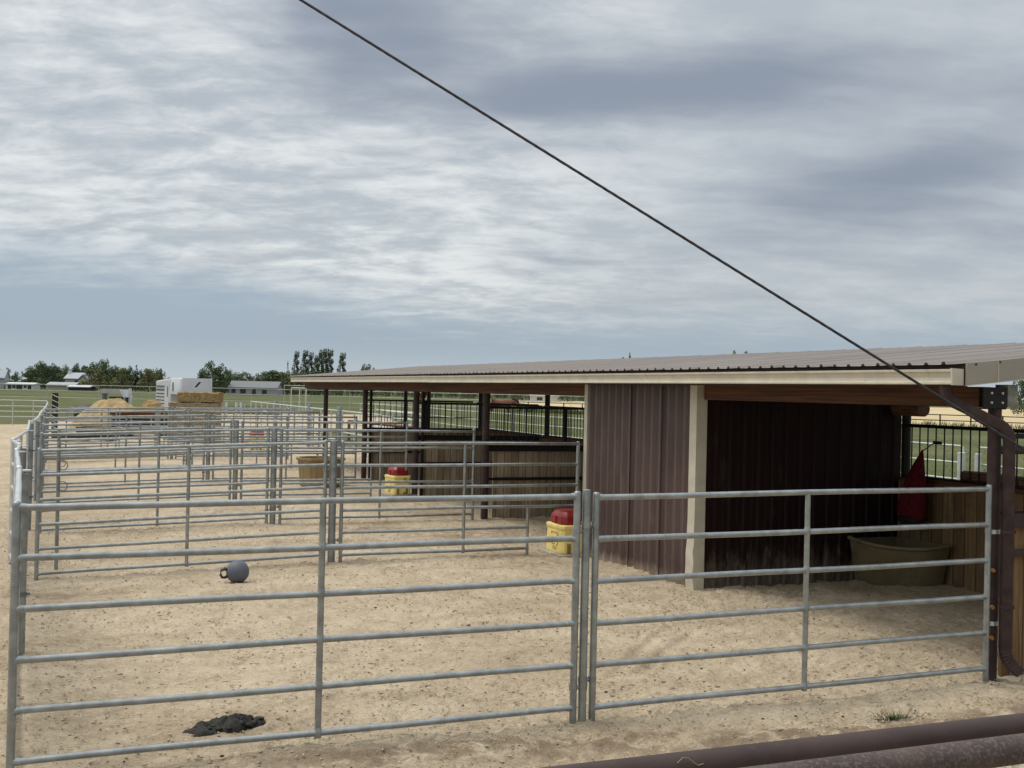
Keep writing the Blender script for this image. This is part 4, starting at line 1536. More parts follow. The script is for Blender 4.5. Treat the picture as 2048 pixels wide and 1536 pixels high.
run_fence('field_fence', 'pale four-rail pipe fence on the grass edge left of the pens', 'fence', [at(-260, 60), at(27, 62), at(68, 62.5), at(96, 61.5)], (0.48, 0.77, 1.07, 1.38), 0.024, 0.026, 3.6, 'pale_pipe')
run_fence('back_fence', 'pale top-railed fence slanting back from the far end of the shed', 'fence', [(10.1, 36.2), (10.0, 46.5), (10.2, 63.0)], (0.5, 0.82, 1.18, 1.60), 0.026, 0.028, 1.85, 'pale_pipe')
fp = None
for k, (px_, zc, lab) in enumerate(((553, 56, 'left of the tall gate frame'), (621, 47.2, 'right of the tall gate frame'), (681, 42.2, 'between the far shed posts'))):
    x, y = at(px_, zc)
    lab = 'thick round galvanized post on the back fence ' + lab
    if fp is None:
        fp = make_post(lab, (x, y, -0.12), 0.10, 1.75, (1.2, 0.4), group='posts on the back fence')
    else:
        dup(fp, (x, y, -0.12), 0.3, lab, 'posts on the back fence')
# far rows of pens: rails seen through one another beyond the sixth cross fence
FR = [((-0.1, 40.9), (3.4, 41.0), 'far pen rails behind the sixth cross fence, left'), ((3.7, 41.0), (9.8, 41.2), 'far pen rails behind the sixth cross fence, right'),
      ((0.6, 45.0), (9.9, 45.6), 'far pen rails next to the hay stack'), ((5.6, 49.8), (10.0, 50.0), 'last far pen rails in front of the stacked bales')]
for a, b, lab in FR:
    run_fence('pen_fence', 'dull galvanized ' + lab, 'fence panel', [a, b], (0.25, 0.55, 0.85, 1.15, 1.5), 0.022, 0.026, 1.8, 'galv_dull')
x, y = at(318, 44)
make_post('thick grey post standing far back in front of the hay wagon', (x, y, -0.12), 0.09, 1.5, (), group=None)
t = run_fence('arena_fence', 'long tall pale rail fence far across the pasture', 'fence', [at(-120, 100), at(300, 104), at(700, 108), at(1240, 98)], (1.0, 1.62, 2.16), 0.021, 0.018, 4.2, 'pale_pipe')
# tall gate frames
for k, (pa, pb, zc, h, lab) in enumerate(((583, 613, 92, 2.35, 'nearer tall white gate frame with a middle bar beyond the far shed end'), (569, 611, 104, 2.55, 'farther thin tall gate frame behind the white one'))):
    a, b = at(pa, zc), at(pb, zc)
    t = thing('tall_gate', lab, 'gate', (*a, -0.12))
    dxx, dyy = b[0] - a[0], b[1] - a[1]
    r = 0.038 if k == 0 else 0.022
    for nm, u in (('side_post', 0), ('side_post', 1)) + ((('middle_bar', 0.55),) if k == 0 else ()):
        m = MB()
        m.tube((dxx * u, dyy * u, -0.2), (dxx * u, dyy * u, h), r, 8)
        m.build(nm, 'pale_pipe', t, None, 50)
    m = MB()
    m.tube((0, 0, h), (dxx, dyy, h), r * 1.1, 8)
    m.build('top_bar', 'pale_pipe', t, None, 50)
# white panels standing stacked behind the shed
for k in range(3):
    a, b = at(752 + 12 * k, 60 - 2.0 * k), at(832 + 10 * k, 54 - 2.0 * k)
    run_fence('stored_fence', 'pale spare panel stored upright beyond the stalls, %s of three' % ['hindmost', 'middle one', 'foremost'][k], 'fence panel', [a, b], (0.45, 0.75, 1.05, 1.35), 0.03, 0.03, 2.2, 'pale_pipe')
run_fence('brown_fence', 'low brown pole fence between the sand yard and the pasture', 'fence', [at(700, 52), at(850, 44), at(960, 40)], (0.55, 0.95), 0.06, 0.07, 2.6, 'log')
# green mesh screen and white jump standards
a, b = at(455, 93), at(562, 93)
t = thing('mesh_screen', 'faded green mesh screen standing at the far edge of the sand', 'screen', (*a, -0.12))
m = MB()
dv = Vector((b[0] - a[0], b[1] - a[1], 0))
nv = Vector((-dv.y, dv.x, 0)).normalized() * 0.02
m.hexa([Vector((0, 0, 0.1)) - nv, dv + Vector((0, 0, 0.1)) - nv, dv + Vector((0, 0, 0.1)) + nv, Vector((0, 0, 0.1)) + nv], [Vector((0, 0, 0.75)) - nv, dv + Vector((0, 0, 0.75)) - nv, dv + Vector((0, 0, 0.75)) + nv, Vector((0, 0, 0.75)) + nv])
m.build('mesh', 'teal', t)
for u in (0, 0.33, 0.66, 1):
    m = MB()
    m.tube((dv.x * u, dv.y * u, -0.1), (dv.x * u, dv.y * u, 0.9), 0.03, 8)
    m.build('stake', 'pale_pipe', t)
js = None
for px_, lab in ((441, 'leftmost'), (454, 'second from left'), (474, 'third from left'), (483, 'rightmost')):
    x, y = at(px_, 84)
    lab = 'short white standard by the bale stack, %s of four' % lab
    if js is None:
        js = thing('jump_standard', lab, 'jump standard', (x, y, -0.12), 0, 'white jump standards')
        m = MB()
        m.box(-0.07, 0.07, -0.07, 0.07, 0, 1.2)
        m.build('upright', 'white', js)
        m = MB()
        m.box(-0.3, 0.3, -0.05, 0.05, 0.0, 0.09)
        m.build('foot', 'white', js)
    else:
        dup(js, (x, y, -0.12), 0.2, lab)
# dark corner brace with pale rail ends at the far left corner
x, y = at(111, 52)
t = thing('corner_brace', 'tall dark double corner post crossed by pale rail ends at the far left', 'fence post', (x, y, -0.12))
for sx in (-0.09, 0.0, 0.09):
    m = MB()
    m.box(sx - 0.035, sx + 0.05, -0.06, 0.06, -0.2, 1.93)
    m.build('post', 'black_steel', t)
for k in range(7):
    m = MB()
    z = 0.35 + 0.24 * k
    m.tube((-0.14, -0.09, z + 0.07), (0.16, -0.1, z - 0.07), 0.02, 6)
    m.build('rail_end', 'pale_pipe', t)

# ------------------------------------------------------------------ trailers, hay, far yard
def wheel(t, x, y, r, w):
    m = MB()
    m.path([(x, y - w, r), (x, y - w * 0.8, r), (x, y + w * 0.8, r), (x, y + w, r)], [r * 0.86, r, r, r * 0.86], 18)
    o = m.build('wheel', 'tyre', t, None, 40)
    m = MB()
    m.tube((x, y - w - 0.015, r), (x, y + w + 0.015, r), r * 0.5, 12)
    m.build('rim', 'white', o, None, 40)


# white gooseneck stock trailer, nose towards the camera's right
x, y = at(376, 63.5)
T = thing('horse_trailer', 'white gooseneck horse trailer with slatted side parked behind the hay', 'trailer', (x, y, -0.15), -YAW + math.radians(-62))
# local +X: towards the nose; local Y: across
m = MB()
rings = []
for xx, z0, z1, hw in ((-4.2, 0.55, 2.66, 0.93), (-0.25, 0.55, 2.80, 0.93), (0.0, 0.55, 2.82, 0.93)):
    rings.append([(xx, -hw, z0), (xx, hw, z0), (xx, hw, z1 - 0.06), (xx, hw - 0.06, z1), (xx, -hw + 0.06, z1), (xx, -hw, z1 - 0.06)])
m.loft(rings)
m.build('box_body', 'white', T)
m = MB()
rings = []
for xx, hw, z0 in ((0.004, 0.93, 1.93), (1.6, 0.93, 1.93), (1.9, 0.90, 1.93), (2.06, 0.82, 1.94), (2.1, 0.74, 1.95)):
    z1 = 2.82
    rings.append([(xx, -hw, z0), (xx, hw, z0), (xx, hw, z1 - 0.06), (xx, hw - 0.06, z1), (xx, -hw + 0.06, z1), (xx, -hw, z1 - 0.06)])
m.loft(rings)
ns = m.build('nose', 'white', T, None, 50)
m = MB()
m.hexa([(2.03, -0.10, 2.33), (2.06, 0.02, 2.33), (2.10, 0.02, 2.33), (2.10, -0.10, 2.33)], [(2.03, 0.12, 2.62), (2.06, 0.26, 2.62), (2.108, 0.26, 2.62), (2.108, 0.12, 2.62)])
m.build('emblem', 'black', ns)
for xx, w_ in ((0.45, 0.2), (-0.93, 0.16)):
    m = MB()
    m.box(xx, xx + w_ * 1.6, -0.944, -0.932, 2.1 if xx > 0 else 1.75, 2.58 if xx > 0 else 2.35)
    m.build('window', 'glass', T)
m = MB()
m.box(-1.3, -0.45, -0.942, -0.931, 0.7, 2.5)
dr = m.build('side_door', 'white', T)
for k in range(8):
    m = MB()
    z = 0.95 + 0.19 * k
    m.box(-4.05, -1.75, -0.946, -0.933, z, z + (0.06 if k < 6 else 0.11))
    m.build('air_slot', 'glass', T)
for wx in (-3.3, -2.45):
    for sy in (-0.84, 0.84):
        wheel(T, wx, sy, 0.38, 0.11)
m = MB()
m.tube((1.6, 0, 1.95), (1.6, 0, 0.75), 0.06, 10)
m.tube((0.25, -0.5, 0.7), (1.6, 0, 1.9), 0.05, 8)
m.tube((0.25, 0.5, 0.7), (1.6, 0, 1.9), 0.05, 8)
m.tube((0.5, -0.45, 0.05), (0.5, -0.45, 1.9), 0.05, 8)
m.build('coupler', 'clamp', T)

# bale stack: five courses of two, and the top course two deep
bp = None
names = ['bottom', 'second lowest', 'middle', 'second highest', 'top']
for c in range(5):
    for sx in (0, 1):
        for dp in (0, 1):
            if dp == 1 and c < 4:
                continue
            w_ = 0.98 if c < 4 else 0.86
            px0 = 345 if c < 4 else 360
            x, y = at(px0 + (49 if c < 4 else 39) * sx + 22, 48.5 + 0.75 * dp)
            z = -0.12 + 0.425 * c
            lab = '%s straw bale in the %s course of the stack, %s' % ('golden' if c == 4 else 'weathered grey-brown', names[c], ('front ' if dp == 0 and c == 4 else 'rear ' if dp else '') + ('left' if sx == 0 else 'right'))
            if bp is None or c == 4 and bp[0] != 'top':
                t = thing('straw_bale', lab, 'bale', (x, y, z), -YAW + random.uniform(-0.06, 0.06), 'stacked straw bales')
                m = MB()
                nx_, nz_ = 8, 5
                hw, hd, hh = w_ / 2 + 0.03, 0.36, 0.42
                rings = []
                for i in range(nx_ + 1):
                    xx = -hw + 2 * hw * i / nx_
                    ring = []
                    for (yy, zz) in ((-hd, 0.02), (-hd, 0.21), (-hd, 0.40), (-hd + 0.05, hh), (0, hh + 0.01), (hd - 0.05, hh), (hd, 0.38), (hd, 0.02), (0, 0)):
                        ring.append((xx + random.uniform(-0.012, 0.012), yy + random.uniform(-0.02, 0.02), zz + random.uniform(-0.012, 0.012)))
                    rings.append(ring)
                m.loft(rings)
                m.build('straw', 'bale' if c == 4 else 'bale_grey', t)
                for q in (-0.18, 0.18):
                    m = MB()
                    m.path([(q, -hd - 0.012, 0.02), (q, -hd - 0.012, 0.40), (q, -hd + 0.05, hh + 0.015), (q, hd - 0.05, hh + 0.015), (q, hd + 0.01, 0.4)], 0.008, 5)
                    m.build('twine', 'straw', t)
                bp = ('top' if c == 4 else 'low', t)
            else:
                dup(bp[1], (x, y, z), -YAW + random.uniform(-0.06, 0.06), lab)


def heap(name, mat, label, cat, x, y, rx, ry, h, sd_, z0=-0.12, pw=1.3):
    m = MB()
    nr, na = 14, 40
    m.v.append((x, y, z0 + h))
    for i in range(1, nr + 1):
        r = i / nr
        for k in range(na):
            a = 2 * PI * k / na
            hh = h * (1 - r ** pw) * (1 + 0.3 * r * float(fbm(np.array([math.cos(a) * r * 3 + sd_]), np.array([math.sin(a) * r * 3]), 8, 3)[0]))
            hh += h * 0.16 * r * (1 - r) * 4 * float(fbm(np.array([math.cos(a) * r * 9 + sd_]), np.array([math.sin(a) * r * 9]), 12, 3, 0.6)[0])
            w = 1 + 0.2 * float(fbm(np.array([math.cos(a) * 1.5 + sd_]), np.array([math.sin(a) * 1.5]), 9, 2)[0])
            m.v.append((x + rx * r * w * math.cos(a), y + ry * r * w * math.sin(a), z0 + hh - (0.03 if i == nr else 0)))
    for k in range(na):
        m.f.append((0, 1 + k, 1 + (k + 1) % na))
    for i in range(nr - 1):
        for k in range(na):
            a, b = 1 + i * na + k, 1 + i * na + (k + 1) % na
            m.f.append((a, a + na, b + na, b))
    return tag(m.build(name, mat, None, None, 60), label, cat)


x, y = at(224, 60)
heap('straw_mound', 'straw', 'pale yellow mound of loose straw behind the left pens', 'straw mound', x, y, 2.15, 2.0, 1.62, 1.0, pw=1.9)
# hay wagon: dark low wagon with loose hay on top
x, y = at(296, 53)
t = thing('hay_wagon', 'low dark hay wagon standing left of the bale stack', 'wagon', (x, y, -0.15), -YAW + 0.05)
m = MB()
m.box(-1.45, 1.3, -0.9, 0.9, 1.02, 1.16)
m.build('bed', 'timber', t)
for xx in (-1.4, -0.5, 0.4, 1.22):
    m = MB()
    m.box(xx, xx + 0.08, -0.93, -0.9, 0.25, 1.02)
    m.build('stake', 'galv_dull', t)
m = MB()
m.box(-1.4, 1.25, -0.85, 0.85, 0.38, 1.0)
m.build('undercarriage', 'black', t)
for wx in (-1.0, 0.9):
    for sy in (-0.8, 0.8):
        wheel(t, wx, sy, 0.36, 0.1)
heap('loose_hay', 'hay', 'golden loose hay heaped on the dark wagon', 'hay', *at(306, 53), 0.6, 0.8, 0.55, 4.0, 1.01, 2.6)
# long black bundle and tarps on the sand
for (pa, pb, zc, h, lab) in ((112, 235, 47.0, 0.36, 'long low black feed bunk lying on the sand past the pens'), (160, 262, 51.5, 0.45, 'shorter black feed bunk in front of the straw mound')):
    a, b = at(pa, zc), at(pb, zc)
    L = math.hypot(b[0] - a[0], b[1] - a[1])
    t = thing('feed_bunk', lab, 'feed bunk', (*a, -0.13), math.atan2(b[1] - a[1], b[0] - a[0]), 'black feed bunks')
    m = MB()
    m.loft([[(xx, -0.3, 0.08), (xx, -0.38, h), (xx, -0.34, h), (xx, -0.26, 0.14), (xx, 0.26, 0.14), (xx, 0.34, h), (xx, 0.38, h), (xx, 0.3, 0.08)] for xx in (0, L * 0.33, L * 0.66, L)])
    m.build('trough', 'black', t)
    for u in (0.1, 0.5, 0.9):
        m = MB()
        m.box(L * u - 0.05, L * u + 0.05, -0.35, 0.35, 0.0, 0.078)
        m.build('skid', 'galv_dull', t)
# black round-nosed tank by the straw mound
x, y = at(178, 64)
t = thing('water_tank', 'black plastic tank lying behind the straw mound', 'tank', (x, y, -0.12), -YAW + 0.1)
m = MB()
m.path([(-0.75, 0, 0.75), (-0.70, 0, 0.75), (-0.55, 0, 0.75), (0.55, 0, 0.75), (0.7, 0, 0.75), (0.75, 0, 0.75)], [0.2, 0.36, 0.46, 0.46, 0.36, 0.2], 18)
m.build('barrel', 'black', t, None, 50)
for u in (-0.4, 0.4):
    m = MB()
    m.box(u - 0.08, u + 0.08, -0.4, 0.4, 0.0, 0.42)
    m.build('cradle', 'black', t)
# flat gooseneck trailer
x, y = at(236, 78)
t = thing('flatbed_trailer', 'grey gooseneck flatbed trailer with sloping white neck behind the straw', 'trailer', (x, y, -0.12), -YAW)
m = MB()
m.box(-1.0, 0.55, -0.6, 0.6, 1.72, 2.02)
m.build('neck_deck', 'grey_wall', t)
m = MB()
m.hexa([(0.3, -0.62, 2.0), (0.52, -0.62, 2.03), (0.52, 0.62, 2.03), (0.3, 0.62, 2.0)], [(0.62, -0.62, 1.45), (0.84, -0.62, 1.48), (0.84, 0.62, 1.48), (0.62, 0.62, 1.45)])
m.build('neck_arm', 'white', t)
m = MB()
m.box(0.78, 0.92, -0.1, 0.1, 0.0, 2.08)
m.build('jack_post', 'white', t)
for sx in (-0.95, 0.6):
    m = MB()
    m.box(sx, sx + 0.09, -0.55, 0.55, 0.0, 1.72)
    m.build('leg', 'grey_wall', t)
m = MB()
m.box(-0.4, 0.7, -0.5, 0.5, 1.1, 1.5)
m.build('winch_box', 'black', t)
wheel(t, -0.1, -0.45, 0.42, 0.12)
# red cloth under the far eave
m = MB()
m.loft([[(7.9 + u, 24.9 + 0.03 * math.sin(u * 30 + k), 2.36 - 0.06 * k + 0.02 * math.sin(u * 20)) for u in (0.0 - 0.012 * k, 0.06 - 0.015 * k, 0.12 - 0.02 * k, 0.17 - 0.03 * k)] for k in range(5)], caps=False, closed=False)
o = m.build('hanging_cloth', 'red_cloth')
sm = o.modifiers.new('thick', 'SOLIDIFY')
sm.thickness = 0.012
tag(o, 'orange-red cloth hanging under the shed eave', 'cloth')


# ------------------------------------------------------------------ horse
def horse():
    x, y = at(1002, 90)
    t = thing('horse', 'bay horse with black mane and tail standing side-on in the pasture behind the shed', 'horse', (x, y, -0.16), -YAW)

    def skin(name, verts, edges, rad, mat, root=0):
        me = bpy.data.meshes.new(name)
        me.from_pydata(verts, edges, [])
        me.materials.append(M[mat])
        o = bpy.data.objects.new(name, me)
        COL.objects.link(o)
        o.parent = t
        sk = o.modifiers.new('skin', 'SKIN')
        sk.use_smooth_shade = True
        o.modifiers.new('sub', 'SUBSURF').levels = 1
        o.modifiers['sub'].render_levels = 1
        for i, r in enumerate(rad):
            me.skin_vertices[0].data[i].radius = (r, r) if not hasattr(r, '__len__') else r
        me.skin_vertices[0].data[root].use_root = True
        return o
    V = [(-0.75, 0, 1.32), (-0.35, 0, 1.30), (0.1, 0, 1.28), (0.55, 0, 1.33), (0.85, 0, 1.42), (1.05, 0, 1.36), (1.25, 0, 1.22), (1.38, 0, 1.02), (1.46, 0, 0.86)]
    R_ = [(0.27, 0.30), (0.27, 0.31), (0.28, 0.33), (0.26, 0.32), (0.17, 0.24), (0.12, 0.18), (0.105, 0.15), (0.09, 0.11), (0.06, 0.07)]
    E_ = [(i, i + 1) for i in range(8)]
    for sy in (-0.16, 0.16):
        b = len(V)
        V += [(0.55, sy, 1.05), (0.58, sy, 0.62), (0.56, sy, 0.36), (0.57, sy, 0.10), (0.60, sy, 0.03)]
        R_ += [0.13, 0.075, 0.05, 0.045, 0.06]
        E_ += [(3, b), (b, b + 1), (b + 1, b + 2), (b + 2, b + 3), (b + 3, b + 4)]
        b = len(V)
        V += [(-0.70, sy, 1.05), (-0.60, sy, 0.82), (-0.82, sy, 0.55), (-0.78, sy, 0.30), (-0.76, sy, 0.10), (-0.72, sy, 0.03)]
        R_ += [0.2, 0.12, 0.065, 0.05, 0.045, 0.06]
        E_ += [(0, b), (b, b + 1), (b + 1, b + 2), (b + 2, b + 3), (b + 3, b + 4), (b + 4, b + 5)]
    for sy in (-0.06, 0.06):
        b = len(V)
        V += [(1.24, sy, 1.36)]
        R_ += [0.03]
        E_ += [(6, b)]
    skin('body', V, E_, R_, 'coat', 1)
    m = MB()
    m.path([(0.78, 0, 1.66), (0.95, 0, 1.60), (1.12, 0, 1.50), (1.25, 0, 1.38), (1.30, 0, 1.24)], [0.04, 0.09, 0.11, 0.09, 0.04], 8)
    m.build('mane', 'mane', t, None, 60)
    m = MB()
    m.path([(-1.0, 0, 1.42), (-1.12, 0, 1.3), (-1.15, 0, 1.0), (-1.12, 0, 0.6)], [0.05, 0.07, 0.08, 0.03], 8)
    m.build('tail', 'mane', t, None, 60)
    t.scale = (1.12, 1.12, 1.18)


horse()


# ------------------------------------------------------------------ far buildings
def house(name, label, px0, px1, zc, wall_h, roof_h, depth, wm, rm, gable='x', windows=(), chimney=None, rot=0.0, cat='house'):
    a, b = at(px0, zc), at(px1, zc)
    w = math.hypot(b[0] - a[0], b[1] - a[1])
    t = thing(name, label, cat, (*a, -0.16), math.atan2(b[1] - a[1], b[0] - a[0]) + rot)
    m = MB()
    if gable == 'x':                                       # ridge runs along the front
        m.box(0, w, 0, depth, 0, wall_h)
        m.add([(0, 0, wall_h), (0, depth, wall_h), (0, depth / 2, wall_h + roof_h - 0.05)], [(0, 1, 2)])
        m.add([(w, 0, wall_h), (w, depth, wall_h), (w, depth / 2, wall_h + roof_h - 0.05)], [(0, 2, 1)])
    else:
        m.box(0, w, 0, depth, 0, wall_h)
        m.add([(0, 0, wall_h), (w, 0, wall_h), (w / 2, 0, wall_h + roof_h - 0.05)], [(0, 1, 2)])
    m.build('wall', wm, t)
    m = MB()
    e = 0.35
    if gable == 'x':
        m.hexa([(-e, -e, wall_h - 0.1), (w + e, -e, wall_h - 0.1), (w + e, depth / 2, wall_h + roof_h - 0.02), (-e, depth / 2, wall_h + roof_h - 0.02)],
               [(-e, -e, wall_h + 0.1), (w + e, -e, wall_h + 0.1), (w + e, depth / 2, wall_h + roof_h + 0.18), (-e, depth / 2, wall_h + roof_h + 0.18)])
        m.hexa([(-e, depth / 2 + 0.003, wall_h + roof_h - 0.02), (w + e, depth / 2 + 0.003, wall_h + roof_h - 0.02), (w + e, depth + e, wall_h - 0.1), (-e, depth + e, wall_h - 0.1)],
               [(-e, depth / 2 + 0.003, wall_h + roof_h + 0.18), (w + e, depth / 2 + 0.003, wall_h + roof_h + 0.18), (w + e, depth + e, wall_h + 0.1), (-e, depth + e, wall_h + 0.1)])
    else:
        m.hexa([(-e, -e, wall_h - 0.1), (w / 2, -e, wall_h + roof_h), (w / 2, depth + e, wall_h + roof_h), (-e, depth + e, wall_h - 0.1)],
               [(-e, -e, wall_h + 0.1), (w / 2, -e, wall_h + roof_h + 0.2), (w / 2, depth + e, wall_h + roof_h + 0.2), (-e, depth + e, wall_h + 0.1)])
        m.hexa([(w / 2 + 0.003, -e, wall_h + roof_h), (w + e, -e, wall_h - 0.1), (w + e, depth + e, wall_h - 0.1), (w / 2 + 0.003, depth + e, wall_h + roof_h)],
               [(w / 2 + 0.003, -e, wall_h + roof_h + 0.2), (w + e, -e, wall_h + 0.1), (w + e, depth + e, wall_h + 0.1), (w / 2 + 0.003, depth + e, wall_h + roof_h + 0.2)])
    m.build('roof', rm, t)
    for (u, z0, ww, hh) in windows:
        m = MB()
        m.box(w * u - ww / 2, w * u + ww / 2, -0.06, -0.004, z0, z0 + hh)
        m.build('window', 'glass', t)
    if chimney:
        m = MB()
        m.box(w * chimney - 0.4, w * chimney + 0.4, depth * 0.4, depth * 0.55, wall_h, wall_h + roof_h + 0.8)
        m.build('chimney', 'white_wall', t)
    return t


house('barn', 'grey gable barn cut by the left edge of the picture', -90, 8, 322, 3.0, 2.3, 3.4, 'grey_wall', 'blue_roof', 'x', ((0.6, 1.2, 1.2, 1.4),), cat='barn')
house('bungalow', 'low white house with dark windows beside the grey barn', 12, 66, 320, 1.35, 0.4, 5, 'white_wall', 'white_wall', 'x', ((0.14, 0.1, 1.0, 1.1), (0.3, 0.3, 0.9, 0.8), (0.5, 0.1, 1.7, 1.1), (0.72, 0.4, 0.8, 0.7), (0.88, 0.1, 1.0, 1.1)))
house('long_shed', 'long low pale shed in front of the tan house', 94, 148, 312, 1.35, 0.75, 6, 'tan_wall', 'blue_roof', 'x', (), cat='shed')
house('farmhouse', 'tan two-storey house with blue-grey roof and chimney among the trees', 130, 160, 335, 3.3, 1.7, 7, 'tan_wall', 'blue_roof', 'x', ((0.75, 1.8, 0.9, 1.1),), 0.02)
house('house_wing', 'gable wing of the tan house with one dark window', 159, 173, 333, 3.2, 1.3, 6, 'tan_wall', 'blue_roof', 'y', ((0.55, 1.7, 0.8, 1.1),))
house('carport', 'white flat-roofed carport right of the long low shed', 137, 178, 305, 1.1, 0.3, 5, 'black', 'white_wall', 'x', (), cat='carport')
house('ranch_house', 'long grey shingle-roofed house behind the pasture, right of the hay', 458, 553, 285, 1.9, 1.55, 8, 'grey_wall', 'grey_roof', 'x', ((0.1, 0.6, 1.0, 1.0), (0.3, 0.5, 1.4, 1.1), (0.52, 0.4, 1.2, 1.4), (0.75, 0.5, 1.2, 1.0)))
house('white_barn', 'low white barn glimpsed under the shed eave', 1062, 1122, 300, 1.5, 0.5, 8, 'white_wall', 'white_wall', 'x', ((0.3, 0.3, 1.5, 0.8),), cat='barn')


# ------------------------------------------------------------------ trees
def crown(clumps, n, size, mat, name, zmin=None):
    w = np.array([c[3] ** 2 for c in clumps])
    w = w / w.sum()
    ids = RNG.choice(len(clumps), n, p=w)
    C_ = np.array(clumps)[ids]
    d = RNG.normal(size=(n, 3))
    d /= np.linalg.norm(d, axis=1)[:, None]
    r = (0.45 + 0.55 * RNG.random(n) ** 0.5)
    asp = C_[:, 4] if C_.shape[1] > 4 else np.ones(n)
    p = C_[:, :3] + d * (C_[:, 3] * r)[:, None] * np.stack([np.ones(n), np.ones(n), asp], 1)
    if zmin is not None:
        p[:, 2] = np.maximum(p[:, 2], zmin + RNG.random(n) * 0.4)
    a = RNG.normal(size=(n, 3))
    a /= np.linalg.norm(a, axis=1)[:, None]
    b = np.cross(a, d + 0.3 * RNG.normal(size=(n, 3)))
    b /= np.linalg.norm(b, axis=1)[:, None]
    s = size * RNG.uniform(0.6, 1.4, n)[:, None]
    v = np.empty((n, 4, 3), np.float32)
    v[:, 0] = p - a * s
    v[:, 1] = p + b * s * 0.55
    v[:, 2] = p + a * s
    v[:, 3] = p - b * s * 0.55
    me = bpy.data.meshes.new(name)
    me.vertices.add(4 * n)
    me.vertices.foreach_set('co', v.ravel())
    me.loops.add(4 * n)
    me.loops.foreach_set('vertex_index', np.arange(4 * n, dtype=np.int32))
    me.polygons.add(n)
    me.polygons.foreach_set('loop_start', np.arange(0, 4 * n, 4, dtype=np.int32))
    me.update()
    me.materials.append(M[mat])
    return me


def limbs(h, r, reach, n, up0=0.25):
    m = MB()
    m.path([(0, 0, -0.3), (0.03 * h * 0.2, 0, h * 0.35), (0.0, 0.02 * h, h * 0.8)], [r, r * 0.7, r * 0.2], 8)
    for k in range(n):
        a = 2.4 * k
        z = h * (up0 + 0.45 * k / n)
        m.path([(0, 0, z), (reach * 0.5 * math.cos(a), reach * 0.5 * math.sin(a), z + h * 0.12), (reach * math.cos(a), reach * math.sin(a), z + h * 0.27)], [r * 0.45, r * 0.3, r * 0.1], 6)
    me = bpy.data.meshes.new('trunk')
    me.from_pydata(m.v, [], m.f)
    me.materials.append(M['bark'])
    return me


def kinds():
    K_ = {}
    for nm, seed, mat in (('round', 1, 'leaf_dark'), ('broad', 2, 'leaf_mid'), ('feather', 3, 'leaf_pale'), ('willow', 4, 'leaf_olive'), ('bushy', 9, 'leaf_mid')):
        rg = np.random.default_rng(seed)
        cl = []
        nC = {'round': 26, 'broad': 24, 'feather': 13, 'willow': 22, 'bushy': 18}[nm]
        for k in range(nC):
            a, q = rg.uniform(0, 2 * PI), rg.random() ** 0.6
            z = rg.uniform(0.22, 0.92)
            prof = {'round': math.sin(PI * min(1, 0.12 + z * 0.86)) ** 0.6, 'broad': math.sin(PI * min(1, 0.05 + z * 0.9)) ** 0.6, 'feather': 0.75 * (1.15 - z),
                    'willow': math.sin(PI * min(1, 0.2 + 0.72 * z)) ** 0.5, 'bushy': (1.1 - z * 0.9)}[nm]
            cl.append((0.42 * q * prof * math.cos(a), 0.42 * q * prof * math.sin(a), z, rg.uniform(0.07, 0.135 if nm != 'feather' else 0.09), rg.uniform(0.8, 1.25)))
        cl.append((0, 0, 0.62, 0.2, 1.0))
        if nm in ('willow', 'bushy', 'round', 'broad'):
            cl += [(0.30 * math.cos(a), 0.30 * math.sin(a), 0.14, 0.16, 1.0) for a in (0, 0.9, 1.8, 2.7, 3.6, 4.5, 5.4)]
        c = crown(cl, 3000 if nm != 'feather' else 1500, 0.026, mat, 'crown', 0.01)
        K_[nm] = (c, limbs(0.9, 0.022, 0.3, 7))
    rg = np.random.default_rng(6)
    cl = []
    for k in range(44):
        z = 0.12 + 0.84 * k / 43
        a = rg.uniform(0, 6.28)
        w = 0.055 * (math.sin(PI * min(1, 0.15 + z * 0.8)) ** 0.7)
        cl.append((w * math.cos(a) + 0.05 * z * z, w * math.sin(a), z - 0.02 * rg.random(), rg.uniform(0.014, 0.034), rg.uniform(2.0, 3.6)))
    K_['poplar'] = (crown(cl, 1700, 0.014, 'leaf_dark', 'crown', 0.02), limbs(0.95, 0.012, 0.05, 4))
    rg = np.random.default_rng(8)
    cl = []
    for k in range(34):
        z = 0.06 + 0.9 * k / 33
        a = rg.uniform(0, 6.28)
        w = 0.24 * (1 - z) + 0.015
        cl.append((w * 0.7 * math.cos(a), w * 0.7 * math.sin(a), z, max(0.03, w * 0.5), 0.6))
    K_['conifer'] = (crown(cl, 1800, 0.022, 'leaf_conifer', 'crown', 0.02), limbs(0.95, 0.016, 0.08, 5))
    rg = np.random.default_rng(14)
    cl = []
    for k in range(12):
        z = 0.4 + 0.58 * rg.random()
        a = rg.uniform(0, 6.28)
        cl.append((0.16 * (1.1 - z) * math.cos(a) * 1.4, 0.16 * (1.1 - z) * math.sin(a), z, rg.uniform(0.015, 0.035), 2.2))
    K_['sparse'] = (crown(cl, 330, 0.016, 'leaf_mid', 'crown', 0.3), limbs(0.98, 0.01, 0.12, 7, 0.3))
    return K_


